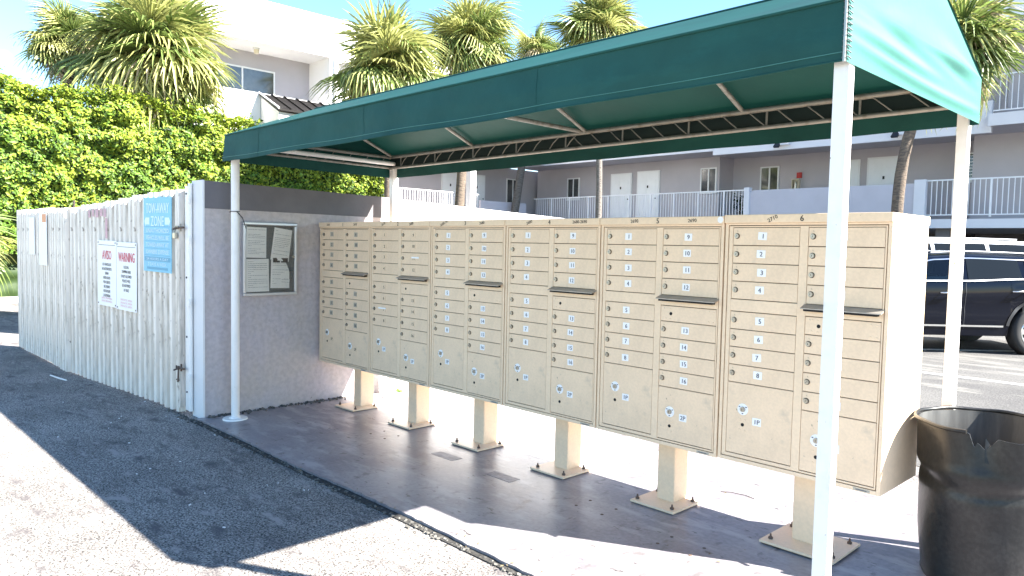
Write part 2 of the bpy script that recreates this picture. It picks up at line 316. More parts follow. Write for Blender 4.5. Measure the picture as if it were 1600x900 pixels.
# scars of removed base plates and bolt stubs
sc = MB()
for (x, y) in ((2.02, -0.20), (2.58, -0.22)):
    sc.box(x - 0.11, x + 0.11, y - 0.045, y + 0.045, 0.0002, 0.0012)
struct('slab_repair_patch', sc, SCAR)
st = MB()
for (x, y) in ((1.3, -0.2), (3.3, -0.2), (3.9, -.3)):
    for dx in (-0.09, 0.09):
        for dy in (-0.06, 0.06):
            st.cyl((x + dx, y + dy, 0), (x + dx, y + dy, 0.002), 0.009, 0.008, 8)
st.build('cut_bolt_stubs', RUST, kind='stuff', label='rusty cut off anchor bolt stubs left in the painted slab', cat='bolts')
ln = MB()
ln.box(-12.5, 30, 6.40, 6.50, -0.017, -0.012)
struct('parking_line', ln, LINEP)
for k in range(6):
    l2 = MB(); M = Matrix.Translation((1.1 + 4.0 * (k - 3) + 8.6, 8.3, -0.0105)) @ Matrix.Rotation(R(45.6), 4, 'Z')
    l2.box(0, 6, -0.05, 0.05, -0.002, 0.002, 0, M); struct('bay_line', l2, LINEP)
kb = MB(); kb.bbox(-12.9, -12.72, -6, 12, -0.02, 0.11, 0.015); struct('kerb', kb, CURB)
soil = MB(); soil.add([(-16, -6, 0.0), (-12.9, -6, 0.0), (-12.9, 12, 0.0), (-16, 12, 0.0)], [(0, 1, 2, 3)]); struct('planting_bed', soil, LITTER)

# ------------------------------------------------------------------ mailbox units
UW = 0.78
def frame_mesh():
    b = MB()
    b.box(0.004, 0.776, 0.016, 0.457, 0.368, 1.536, 0)                     # cabinet shell
    def pl(x0, x1, z0, z1, y=0.0, y1=0.016): b.bbox(x0, x1, y, y1, z0, z1, 0.0012, 0)
    pl(0.004, 0.020, 0.368, 1.536); pl(0.760, 0.776, 0.368, 1.536)
    pl(0.020, 0.760, 0.368, 0.386); pl(0.020, 0.760, 1.526, 1.536)
    for x0, x1, rows in ((0.024, 0.0, None),):
        pl(0.024, 0.044, 0.390, 1.522, 0.002); pl(0.379, 0.418, 0.390, 1.522, 0.002); pl(0.749, 0.756, 0.390, 1.522, 0.002)
    pl(0.044, 0.379, 1.516, 1.522, 0.002); pl(0.418, 0.749, 1.516, 1.522, 0.002)
    pl(0.044, 0.379, 0.390, 0.406, 0.002); pl(0.418, 0.749, 0.390, 0.398, 0.002)
    pl(0.044, 0.379, 1.109, 1.165, 0.002); pl(0.418, 0.749, 1.113, 1.165, 0.002)
    b.box(0.0215, 0.7585, 0.0145, 0.0162, 0.387, 1.5255, 1)
    return b.mesh('cabinet', [TAN, SEAM])
CAB = frame_mesh()
def cap_mesh():
    b = MB(); b.bbox(0.0015, 0.7785, -0.012, 0.468, 1.536, 1.576, 0.004)
    b.box(0.012, 0.768, 0.0, 0.455, 1.534, 1.538); return b.mesh('roof_cap', [TAN])
CAP = cap_mesh()
def slab_mesh(w, h): return MB().bbox(0, w, 0.003, 0.017, 0, h, 0.0012).mesh('mail_door', [TAND])
D1 = slab_mesh(0.331, 0.083); D2 = slab_mesh(0.327, 0.083)
P1 = slab_mesh(0.331, 0.347); P2 = slab_mesh(0.327, 0.276); OG = slab_mesh(0.327, 0.079)
def lock_mesh():
    b = MB(); b.cyl((0, 0.003, 0), (0, -0.006, 0), 0.0115, 0.0105, 16, 0); b.cyl((0, -0.006, 0), (0, -0.0075, 0), 0.0075, 0.0075, 14, 0)
    b.box(-0.0010, 0.0010, -0.0082, -0.0074, -0.005, 0.005, 1); b.cyl((0, 0.0032, 0), (0, 0.0015, 0), 0.0135, 0.0135, 16, 1); return b.mesh('lock', [STEEL, BLACK])
LOCK = lock_mesh()
def plock_mesh():
    b = MB(); b.cyl((0, 0.003, 0), (0, 0.0018, 0), 0.028, 0.028, 24, 2); b.cyl((0, 0.002, 0), (0, -0.006, 0), 0.0135, 0.012, 16, 0)
    b.cyl((0, -0.006, 0), (0, -0.0075, 0), 0.008, 0.008, 14, 0); b.box(-0.001, 0.001, -0.0082, -0.0074, -0.006, 0.006, 1)
    for a in (35, 145, 270):
        x, z = 0.021 * math.cos(R(a)), 0.021 * math.sin(R(a)); b.box(x - .004, x + .004, 0.0008, 0.0019, z - .002, z + .002, 1)
    b.cyl((0, 0.0034, 0), (0, 0.0030, 0), 0.0145, 0.0145, 16, 1); return b.mesh('parcel_lock', [STEEL, BLACK, PLATE])
PLOCK = plock_mesh()
KEYH = (MB().cyl((0, 0.003, 0), (0, 0.0015, 0), 0.0085, 0.0085, 14, 0)).mesh('key_hole', [BLACK])
RIV = MB()
for dx, dz in ((-.014, .026), (.012, .024), (-.014, -.026), (.012, -.028)): RIV.cyl((dx, 0.003, dz), (dx, 0.0012, dz), 0.005, 0.004, 8)
RIV = RIV.mesh('rivets', [TAN])
def plate_mesh(txt, um, w=0.044, h=0.037):
    b = MB(); b.box(-w / 2, w / 2, 0.0014, 0.0032, -h / 2, h / 2, 0); b.text(txt, 0, 0.0006, 0, h * 0.60, 1, bold=True)
    pm = {0: PLATEG, 1: TAND}.get(um, PLATE); return b.mesh('number_plate', [pm, INK if um < 2 else INKG])
SHM = MB()
SHM.prism([(0.004, 0.017), (-0.030, 0.004), (-0.040, 0.000), (-0.040, -0.004), (-0.030, -0.002), (0.004, 0.008)], 0.0, 0.347, 0, 'x')
SHM.box(0.010, 0.327, -0.030, 0.0025, -0.014, -0.004, 1)
SHM = SHM.mesh('outgoing_flap', [SHELF, BLACK])
PED = MB()
PED.bbox(0.335, 0.446, 0.143, 0.275, 0.012, 0.368, 0.008); PED = PED.mesh('pedestal', [TAN])
def base_mesh(big):
    b = MB(); x0, x1, y1 = (0.25, 0.53, 0.275) if not big else (0.235, 0.59, 0.33); b.bbox(x0, x1, 0.012, y1, 0.004, 0.016, 0.002, 0)
    b.box(x0 + .006, x1 - .006, 0.018, y1 - .006, 0.0, 0.005, 1); return b.mesh('base_plate', [TAN, RUST])
BP, BPB = base_mesh(False), base_mesh(True)
BOLT = MB(); BOLT.cyl((0, 0, 0), (0, 0, 0.010), 0.011, 0.011, 6, 0, smooth=False); BOLT.cyl((0, 0, 0.010), (0, 0, 0.026), 0.006, 0.004, 8, 0); BOLT = BOLT.mesh('anchor_bolt', [RUST])
hand = [('2660', 0.16, .01, '1', '2670', .58, .02), ('2670', 0.20, .3, '2', '2680', .56, .2), ('2680-70', 0.16, .35, '3', '2680', .56, .1),
        ('2680', 0.22, .3, '4', '2680-2690', .63, .02), ('2690', 0.24, .05, '5', '2690', .60, .02), ('2710', 0.25, .45, '6', '2710', .55, .05)]
ulab = ['tan mailbox cluster numbered 1, farthest unit right beside the stucco wall',
        'tan mailbox cluster numbered 2, second from the stucco wall, with plain unpainted door numbers',
        'tan mailbox cluster numbered 3, third from the stucco wall, with steep handwriting on its cap',
        'tan mailbox cluster numbered 4, fourth from the stucco wall, with a hyphenated number range',
        'tan mailbox cluster numbered 5, second nearest the black bin',
        'tan mailbox cluster numbered 6, nearest unit, beside the black bin and behind the white post']
for u in range(6):
    t = thing('mailbox_cluster', ulab[u], 'mailboxes', (UW * u, 0, 0.005 if u == 5 else 0.0), 0, 'row of cluster mailboxes under the canopy')
    obj('cabinet', CAB, t); cp = obj('roof_cap', CAP, t)
    h = hand[u]; b = MB()
    b.text(h[3], 0.39, -0.0128, 1.556, 0.027, 0, bold=True)
    b.text(h[0], h[1], -0.0128, 1.556, 0.018, 0, rot=h[2], bold=True); b.text(h[4], h[5], -0.0128, 1.556, 0.018, 0, rot=h[6], bold=True)
    b.build('cap_lettering', INK, t)
    # doors
    zz1 = [1.430, 1.343, 1.256, 1.169, 1.022, 0.935, 0.848, 0.761]
    zz2 = [1.430, 1.343, 1.256, 1.169, 0.943, 0.856, 0.769, 0.682]
    for k in range(16):
        c = k // 8; z = (zz1 if c == 0 else zz2)[k % 8]; x = 0.046 if c == 0 else 0.420
        d = obj('mail_door', D1 if c == 0 else D2, t, (x, rnd.uniform(-0.0006, 0.0006), z))
        obj('lock', LOCK, d, (0.020, 0, 0.043), (0, rnd.uniform(-.6, .6), 0))
        obj('number_plate', plate_mesh(str(k + 1), u), d, (0.150 + rnd.uniform(-.004, .004), 0, 0.044 + rnd.uniform(-.003, .003)), (0, rnd.uniform(-.05, .05), 0))
    d = obj('parcel_door', P1, t, (0.046, 0, 0.410)); obj('parcel_lock', PLOCK, d, (0.084, 0, 0.222)); obj('key_hole', KEYH, d, (0.085, 0, 0.146)); obj('rivets', RIV, d, (0.085, 0, 0.146), kind='stuff')
    obj('number_plate', plate_mesh('1P', u + (1 if u < 2 else 0)), d, (0.158, 0, 0.172))
    d = obj('parcel_door', P2, t, (0.420, 0, 0.402)); obj('parcel_lock', PLOCK, d, (0.074, 0, 0.150)); obj('key_hole', KEYH, d, (0.075, 0, 0.074)); obj('rivets', RIV, d, (0.075, 0, 0.074), kind='stuff')
    obj('number_plate', plate_mesh('2P', u + (1 if u < 2 else 0)), d, (0.155, 0, 0.130))
    d = obj('outgoing_door', OG, t, (0.420, 0, 1.030)); obj('key_hole', KEYH, d, (0.062, 0, 0.040)); obj('rivets', RIV, d, (0.045, 0, 0.040), kind='stuff'); obj('rivets', RIV, d, (0.300, 0, 0.040), kind='stuff')
    obj('outgoing_flap', SHM, t, (0.412, 0, 1.150))
    b = MB(); b.box(0.665, 0.735, -0.0008, 0.001, 0.371, 0.383, 0); b.box(0.676, 0.722, -0.0012, 0, 0.375, 0.379, 1); b.build('serial_sticker', [PLATEG, INKG], t)
    if u == 1:
        for (tx, tz, tw) in ((.125, .895, .10), (.55, 1.30, .09)): MB().box(tx, tx + tw, -.0002, .0031, tz, tz + .012).build('tape_residue', [PLATE], t)
    if u == 5: MB().cyl((-.02, -.0125, 1.553), (-.02, -.0118, 1.553), .016, None, 16).build('pale_sticker', [PLATE], t)
    obj('pedestal', PED, t); bp = obj('base_plate', BPB if u == 5 else BP, t)
    xs = (0.275, 0.505) if u < 5 else (0.265, 0.56); ys = (0.05, 0.24) if u < 5 else (0.06, 0.29)
    for x in xs:
        for y in ys: obj('anchor_bolt', BOLT, bp, (x + rnd.uniform(-.008, .008), y, 0.016))
# ------------------------------------------------------------------ canopy
X0, X1, YF, YB, ZV, ZE, YR, ZR = 0.13, 4.812, -0.885, 0.62, 2.012, 2.203, -0.14, 2.515
cn = thing('canopy', 'green canvas canopy with gable roof on white posts over the mailboxes', 'canopy', (2.4, 0, 0))
def cpart(mb, name, mats, **k):
    out = []
    for a, b, c in mb.v:      # the frame is slightly out of square at its rear left corner
        q = min(1, max(0, (b - YF) / (YB - YF))) * (1 - (a - X0) / (X1 - X0)); out.append((a - 2.4 - .09 * q, b + .085 * q, c))
    mb.v = out; return mb.build(name, mats, cn, **k)
nrm = lambda x, s=0.0: math.sin(x * 2.3 + s) * 0.5 + math.sin(x * 5.1 + s * 2) * 0.3 + math.sin(x * 11.7 + s) * 0.2
def valance_f(u, v):
    x = X0 + (X1 - X0) * u; z = ZV + (ZE - ZV) * v
    z += .012 * v
    return (x, YF - 0.006 - 0.030 * (1 - v) * nrm(x, 1) * 0.6 - 0.004 * math.sin(v * 9 + x) * (1 - v) - 0.004 * (1 - v), z + (0.006 * nrm(x, 4) * (1 - v)) - 0.008 * math.sin(math.pi * u) * (1 - v))
cpart(MB().grid(valance_f, 150, 8), 'front_valance', [FABV])
cpart(MB().grid(lambda u, v: (X1 + (X0 - X1) * u, YB + 0.006 + 0.008 * (1 - v) * nrm(u * 5, 2), ZV - 0.004 + (ZE + .016 - ZV) * v + 0.004 * nrm(u * 5, 3) * (1 - v)), 120, 6), 'back_valance', [FABV])
cpart(MB().grid(lambda u, v: (X0 - 0.002 - 0.008 * (1 - v) * nrm(u * 2, 5), YB + .006 + (YF - YB - .012) * u, ZV + (ZE + .012 - ZV) * v), 40, 6), 'left_valance', [FABV])
def seam_dx(u): return (0.020 * math.exp(-((u - 0.75) / 0.25) ** 2) + 0.008 * math.exp(-((u - 0.28) / 0.12) ** 2)) * math.sin(math.pi * min(1, max(0, u))) ** .5
def rv(u, v):      # wrinkled sunlit end
    y = YF - .006 + (YB - YF + .012) * u; z = ZV + (ZE + .012 - ZV) * v
    q = v + 0.10 * math.sin(u * 3.0 + 0.3); e = math.sin(math.pi * min(1, max(0, u))) ** .4
    bul = 0.016 * math.exp(-((q - 0.66 + 0.14 * u) / 0.12) ** 2) * (0.5 + 0.5 * math.sin(u * 5 + .7)) + 0.011 * math.exp(-((q - 0.40 + 0.18 * u) / 0.10) ** 2) + 0.005 * math.sin(u * 14 + v * 8) * math.exp(-((v - .75) / .15) ** 2)
    bul *= min(1, (1 - v) / .18)
    return (X1 + 0.002 + bul * e + seam_dx(u) * math.exp(-((v - 1) / 0.13) ** 2), y, z)
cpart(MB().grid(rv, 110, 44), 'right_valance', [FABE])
def gab(x, flip):
    b = MB()
    def f(u, v):
        y = YF - .006 + (YB - YF + .012) * u; zt = ZE + (ZR - ZE) * (1 - abs(y - YR) / (abs(YF - .006 - YR) if y < YR else YB + .006 - YR))
        dx = 0.004 * math.sin(u * 9 + 2 * v) * math.sin(math.pi * u) * v * (1 - v) * 3 + seam_dx(u) * math.exp(-(v / 0.25) ** 2)
        return (x + (dx if flip else -dx * .2), y, ZE + .012 + (zt - ZE) * v)
    b.grid(f, 60, 16); return b
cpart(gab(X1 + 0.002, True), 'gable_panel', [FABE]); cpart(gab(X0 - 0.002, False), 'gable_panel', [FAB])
def slope(ya):
    def f(u, v):
        x = X0 - .006 + (X1 - X0 + .014) * u; sag = -0.014 * math.sin(math.pi * v) * (0.55 + 0.45 * math.cos(2 * math.pi * (x - 0.2) / 1.17 + math.pi))
        return (x, ya + (YR - ya) * v, ZE + 0.012 + (ZR - ZE) * v + sag)
    return f
cpart(MB().grid(slope(YF - 0.006), 80, 10), 'roof_canvas', [FAB]); cpart(MB().grid(slope(YB + 0.006), 80, 10), 'roof_canvas', [FAB])
cpart(MB().tube([(X0, YR, ZR + .008), (X1, YR, ZR + .008)], 0.012), 'ridge_piping', [FAB])
cpart(MB().grid(lambda u, v: (X0 + .01 + (X1 - X0 - .02) * u, YB - .004, 2.105 + .1 * v), 20, 2), 'eave_dark_strip', [FABL])  # dark strip added to blacken the gap between the rear tubes
# hems and seams
b = MB()
for yy, s in ((YF - 0.012, 1),): b.tube([(X0, YF - 0.008, ZE + 0.006), (X1, YF - 0.008, ZE + 0.006)], 0.006, 6)
cpart(b, 'eave_piping', [FABV])
for x in (0.70, 2.05, 3.45):
    b = MB(); b.grid(lambda u, v: tuple(Vector(valance_f((x - X0) / (X1 - X0), v)) + Vector((0.012 * (u - .5), -0.0015, 0))), 1, 8); cpart(b, 'canvas_seam', [FABV])
# tubes
def tb(name, pts, r=0.012, m=TUBE): return cpart(MB().tube(pts, r, 10), name, [m])
YI = YB - 0.035
tb('eave_tube', [(X0 + .03, YI, 2.195), (X1 - .03, YI, 2.195)], 0.015); tb('lower_tube', [(X0 + .03, YI, 2.095), (X1 - .03, YI, 2.095)], 0.012)
tb('eave_tube', [(X0 + .03, YF + .035, 2.195), (X1 - .03, YF + .035, 2.195)], 0.015); tb('lower_tube', [(X0 + .03, YF + .035, 2.10), (X1 - .03, YF + .035, 2.10)], 0.012)
for x in (X0 + .03, X1 - .03):
    tb('end_tube', [(x, YF + .03, 2.195), (x, YI, 2.195)], 0.014); tb('end_tube', [(x, YF + .03, 2.10), (x, YI, 2.10)], 0.011)
tb('tie_tube', [(0.24, YF + .04, 2.13), (0.24, YI, 2.13)], 0.019, WHITEP); tb('tie_tube', [(2.46, YF + .04, 2.205), (2.46, YI, 2.205)], 0.014)
tb('ridge_tube', [(X0 + .02, YR, ZR - .025), (X1 - .02, YR, ZR - .025)], 0.014)
for x in (0.2, 1.33, 2.5, 3.66, 4.78):
    tb('rafter', [(x, YI, 2.20), (x, YR, ZR - .02)], 0.013); tb('rafter', [(x, YF + .035, 2.20), (x, YR, ZR - .02)], 0.013)
for i in range(27):
    x = 0.34 + i * 0.165; dx = 0.11 if x < 2.4 else -0.11
    tb('lacing_wire', [(x, YI, 2.095), (x + dx * .5, YI - .012, 2.145), (x + dx, YI - .004, 2.19)], 0.0035)
    if i % 3 == 0: tb('truss_strut', [(x, YI, 2.095), (x, YI, 2.195)], 0.006)
for i in range(8):
    y = YF + .12 + i * 0.17; tb('lacing_wire', [(X0 + .03, y, 2.10), (X0 + .035, y + .08, 2.15), (X0 + .03, y + .11, 2.19)], 0.0035)
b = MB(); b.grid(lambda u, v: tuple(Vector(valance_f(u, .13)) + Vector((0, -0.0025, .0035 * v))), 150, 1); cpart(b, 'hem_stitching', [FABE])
b = MB(); b.tube([tuple(Vector(valance_f(i / 150, 0)) + Vector((0, -.001, .002))) for i in range(151)], .0035, 6); cpart(b, 'bottom_hem', [FABV])
# corner lacing at the front right corner
for i in range(11):
    z = ZV + 0.012 + i * 0.0175; tb('corner_cord', [(X1 - .012, YF - .012, z), (X1 + .006, YF - .010, z + .004), (X1 + .008, YF + .012, z)], 0.0022, INKG)
tb('corner_rod', [(X1 - .004, YF - .012, ZV), (X1 - .004, YF - .012, ZE)], 0.005, STEEL)
# posts
def post(x, y, w, base=0.075, rz=0.0):
    b = MB(); b.bbox(-w, w, -w, w, 0.008, 2.10, 0.004); M = Matrix.Translation((x, y, 0)) @ Matrix.Rotation(rz, 4, 'Z'); b.v = [tuple(M @ Vector(p)) for p in b.v]
    p = cpart(b, 'post', [WHITEP])
    c = MB(); c.bbox(x - base, x + base, y - base, y + base, 0.0, 0.010, 0.002); c.v = [(a - 2.4, q, z) for a, q, z in c.v]; c.build('foot_plate', [WHITEP], p)
post(4.785, -0.835, 0.025, rz=0.06); post(4.752, 0.632, 0.024); post(0.19, 0.615, 0.029)
b = MB(); b.cyl((0.15, -0.82, 0.004), (0.15, -0.82, 2.12), 0.031, None, 20); p = cpart(b, 'post', [WHITEP])
c = MB(); c.cyl((0.15, -0.82, 0.0), (0.15, -0.82, 0.010), 0.095, 0.092, 24); c.cyl((0.15, -0.82, 0.010), (0.15, -0.82, 0.022), 0.045, 0.036, 20); c.v = [(a - 2.4, q, z) for a, q, z in c.v]; c.build('foot_plate', [WHITEP], p)
b = MB(); b.tube([(0.12 + 0.034 * math.cos(a) + .03, -0.82 + 0.034 * math.sin(a), 1.63) for a in [i * math.pi / 8 for i in range(17)]], 0.003, 6)
b.tube([(0.115, -0.83, 1.63), (0.03, -0.80, 1.635), (-0.04, -0.78, 1.63)], 0.0035, 6); b.tube([(0.184, -0.82, 1.63), (0.195, -0.78, 1.58), (0.192, -0.75, 1.50)], 0.004, 6)
b.build('wire_tie', INK, label='thin black wire tied round the round left canopy post', cat='wire')

# ------------------------------------------------------------------ enclosure walls
WX = -0.05
def wallbox(x0, x1, y0, y1, zt0, zt1, mi=0):      # top slopes along y
    b = MB(); vs = [(x0, y0, -0.05), (x1, y0, -0.05), (x1, y1, -0.05), (x0, y1, -0.05), (x0, y0, zt0), (x1, y0, zt0), (x1, y1, zt1), (x0, y1, zt1)]
    return b.add(vs, [(0, 3, 2, 1), (4, 5, 6, 7), (0, 1, 5, 4), (1, 2, 6, 5), (2, 3, 7, 6), (3, 0, 4, 7)], mi)
w = thing('enclosure_wall', 'stucco dumpster enclosure wall with dark grey top band behind the left post', 'wall', (WX, -0.98, 0))
def wp(b, n, m): b.v = [(a - WX, c + 0.98, z) for a, c, z in b.v]; return b.build(n, m, w)
wp(wallbox(WX - .20, WX, -0.98, 0.72, 1.66, 1.655), 'lower_wall', [STUC])
bnd = MB(); bnd.add([(x, y, z) for (x, y, z) in [(WX - .203, -0.983, 1.652), (WX + .003, -0.983, 1.652), (WX + .003, 0.72, 1.645), (WX - .203, 0.72, 1.645), (WX - .203, -0.983, 1.868), (WX + .003, -0.983, 1.868), (WX + .003, 0.72, 1.838), (WX - .203, 0.72, 1.838)]],
        [(0, 3, 2, 1), (4, 5, 6, 7), (0, 1, 5, 4), (1, 2, 6, 5), (2, 3, 7, 6), (3, 0, 4, 7)])
bnd.v = bnd.v; wp(bnd, 'top_band', [BAND])
b = wallbox(WX - .21, WX + .006, -0.992, -0.978, 1.872, 1.872); wp(b, 'wall_end', [STWH])
wp(wallbox(WX - .20, WX + .002, 0.722, 3.7, 1.835, 1.725), 'rear_wall', [STWH])
b = MB(); b.box(-5.6, WX - .2, 3.5, 3.7, -0.05, 1.70); b.box(-5.6, -5.4, -0.2, 3.5, -0.05, 1.70); b.box(-10.2, -5.6, -0.30, -0.12, -0.05, 1.72)  # last box: unseen wall added to throw shade on the left asphalt
wp(b, 'back_and_shade_wall', [STWH])

# ------------------------------------------------------------------ gates
def gate(name, label, x0, y0, x1, y1, zt0, zt1, npan, group):
    # runs from the hinge (x0,y0) leftwards to (x1,y1)
    L = math.hypot(x1 - x0, y1 - y0); ang = math.atan2(y1 - y0, x1 - x0)
    t = thing(name, label, 'gate', (x0, y0, 0), ang, group)
    pw = L / npan; ribs = 3
    for i in range(npan):
        b = MB(); prof = []
        for k in range(ribs):
            s0 = k * pw / ribs - (.012 if k == 0 else 0); p = pw / ribs
            prof += [(s0, 0.0), (s0 + p * .30, -0.006), (s0 + p * .44, 0.036), (s0 + p * .80, 0.040), (s0 + p * .93, 0.002)]
        prof.append((pw + .012, 0.0))
        zt = zt0 + (zt1 - zt0) * (i + .5) / npan + rnd.uniform(-.006, .006); zb = -0.005 + rnd.uniform(-.008, .008)
        vs = [(a, c, zb) for a, c in prof] + [(a, c, zt) for a, c in prof]; n = len(prof)
        b.add(vs, [(k, k + 1, n + k + 1, n + k) for k in range(n - 1)])
        vs2 = [(a, c - .0015, z) for a, c, z in vs]; b.add(vs2, [(k, n + k, n + k + 1, k + 1) for k in range(n - 1)])
        o = b.build('corrugated_sheet', [CORR], t, loc=(i * pw, rnd.uniform(-.003, .003), 0), rot=(0, rnd.uniform(-.004, .004), 0))
        sc = MB()
        for k in range(ribs):
            for z in (zt - .09, zb + .12): sc.cyl((k * pw / ribs + .012, 0.036, z), (k * pw / ribs + .012, 0.030, z), 0.006, 0.006, 6)
    fr = MB()
    for z in (0.10, 1.0, min(zt0, zt1) - .06): fr.box(0, L, -0.045, -0.006, z - .02, z + .02)
    fr.box(0, 0.04, -0.045, -0.006, 0.06, zt0 - .01); fr.box(L - .04, L, -0.045, -0.006, 0.06, zt1 - .01)
    fr.build('gate_frame', [WHITEP], t)
    return t, L, ang
# local +Y of a gate that runs to -X points towards the viewer
G1, L1, A1 = gate('corrugated_gate', 'white corrugated metal gate leaf with red and blue signs, nearest the stucco wall', -0.385, -1.005, -2.90, -1.195, 1.82, 1.70, 8, 'dumpster enclosure gates')
G2, L2, A2 = gate('corrugated_gate', 'white corrugated metal gate leaf with two blank white signs, farther one at the left', -2.965, -1.215, -5.32, -1.205, 1.71, 1.735, 8, 'dumpster enclosure gates')
b = MB(); b.box(-0.002, 0.05, 0.002, 0.046, 0.03, 1.80); b.build('gate_edge', [CORR], G1)
b = MB(); b.box(0.02, 0.09, -0.06, -0.055, 0.03, 1.79); b.build('shadow_strip', [RUST], G2, label='rust-brown strip painted as gap shadow, hinge side of the far gate leaf')  # dark strip behind the sheets, painted as shadow in the gate gap
# red sprayed mark on the gate top
b = MB()
for (s0, s1, z0, z1) in ((1.53, .06, 1.60, 1.68), (1.62, .06, 1.61, 1.68), (1.72, .07, 1.60, 1.68), (1.83, .05, 1.61, 1.68), (1.93, .05, 1.6, 1.67), (1.50, .05, 1.40, 1.59)): MB().box(s0, s0 + s1, 0.0405, 0.0415, z0, z1).build('sprayed_mark', [REDSPRAY], G1)
# latch hardware
jp = thing('gate_jamb', 'white steel jamb plate bolted to the end of the stucco wall', 'post', (-0.29, -1.0, 0))
b = MB(); b.box(-0.038, 0.030, -0.022, 0.012, 0.02, 1.83); b.build('jamb_plate', [WHITEP], jp)
b = MB(); b.cyl((0.045, -0.012, 0.02), (0.045, -0.012, 1.85), 0.017, None, 12); b.build('hinge_pipe', [WHITEP], jp)
for z in (1.72, 1.40, 0.9, 0.30):
    b = MB(); b.box(0.022, 0.075, -0.036, -0.020, z - .025, z + .025); b.build('hinge_plate', [WHITEP], jp)
for z in (1.77, 1.1, 0.62, 0.17):
    b = MB(); b.cyl((-0.005, -0.027, z), (-0.005, -0.02, z), 0.008, None, 8); b.build('bolt', [BLACK], jp)
for z, lab in ((1.50, 'upper sliding latch bolt with a padlock between gate and jamb'), (0.36, 'lower rusty sliding latch bolt near the ground between gate and jamb')):
    lt = thing('gate_latch', lab, 'latch', (-0.345, -1.04, z), 0, 'latches on the gate edge')
    b = MB(); b.cyl((-0.10, -0.010, 0), (0.06, -0.010, 0), 0.009, None, 10); b.cyl((-0.03, -0.010, 0), (-0.03, -0.06, -0.015), 0.007, None, 8); b.build('bolt', [RUST], lt)
    b = MB(); b.box(-0.10, -0.02, -0.004, 0.004, -0.03, 0.03); b.box(-0.085, -0.075, -0.024, 0.0, -0.014, 0.014); b.box(-0.045, -0.035, -0.024, 0.0, -0.014, 0.014); b.build('bracket', [RUST if z < 1 else STEEL], lt)
    if z < 1: b = MB(); b.cyl((-0.05, -0.015, -0.01), (-0.05, -0.02, -0.12), 0.006, None, 8); b.cyl((-0.075, -0.02, -0.10), (-0.025, -0.02, -0.10), 0.006, None, 8); b.build('pin', [RUST], lt)
pk = thing('padlock', 'small steel padlock hanging on the upper gate latch', 'padlock', (-0.40, -1.075, 1.44))
b = MB(); b.bbox(-0.025, 0.025, -0.012, 0.012, -0.03, 0.02, 0.004); b.build('lock_body', [STEEL], pk)
b = MB(); b.tube([(-0.016, 0, 0.02), (-0.016, 0, 0.045), (0, 0, 0.06), (0.016, 0, 0.045), (0.016, 0, 0.02)], 0.004, 6); b.build('shackle', [STEEL], pk)

def gate_pt(G, s, z, off=0.044):       # point on a gate face: s metres from its hinge
    Mw = Matrix.Translation(G.location) @ Matrix.Rotation(G.rotation_euler[2], 4, 'Z'); return Mw @ Vector((s, off, z))
# signs: local frame x to the right seen from the front (towards the hinge), faces -Y
def sign(name, label, cat, G, s, z, w, h, tilt=0.0, group=None):
    p = gate_pt(G, s, z, 0.046)
    t = obj(name, None, None, p, (0, tilt, G.rotation_euler[2] - math.pi), label, cat, group); return t
t = sign('parking_sign', 'faded blue tow-away zone sign on the corrugated gate near the wall', 'sign', G1, 0.395, 1.44, .54, .63, 0.01)
b = MB(); b.bbox(-.27, .27, -0.004, 0.0, -.315, .315, 0.0015); b.build('sign_plate', [BLUES], t)
b = MB(); y = -0.0052
b.text('TOW-AWAY', 0, y, .225, .085, 0, w=.44, bold=True); b.text('ZONE', 0, y, .115, .085, 0, w=.25, bold=True)
for s_ in (-1, 1): b.add([(s_ * .15, y, .145), (s_ * .15, y, .085), (s_ * .225, y, .085), (s_ * .225, y, .06), (s_ * .25, y, .115), (s_ * .225, y, .145)], [(0, 1, 2, 3, 4, 5)], 0)
for tx, z in (('UNAUTHORIZED', .035), ('VEHICLES WILL BE', -.025), ('TOWED AWAY AT', -.085), ('OWNERS EXPENSE', -.145)): b.text(tx, 0, y, z, .034, 0, w=.44, bold=True)
for z in (.068, .005, -.055, -.115, -.175): b.box(-.25, .25, y, y + .001, z - .002, z + .002, 1)
b.box(-.25, .25, y, y + .001, -.225, -.188, 1); b.text('24 HOURS A DAY', 0, y - .0006, -.206, .022, 0, w=.42); b.text('7 DAYS A WEEK', 0, y, -.25, .026, 0, w=.36); b.box(-.2, .2, y, y + .001, -.295, -.275, 1)
b.build('sign_print', [BLUEL, BLUED], t)
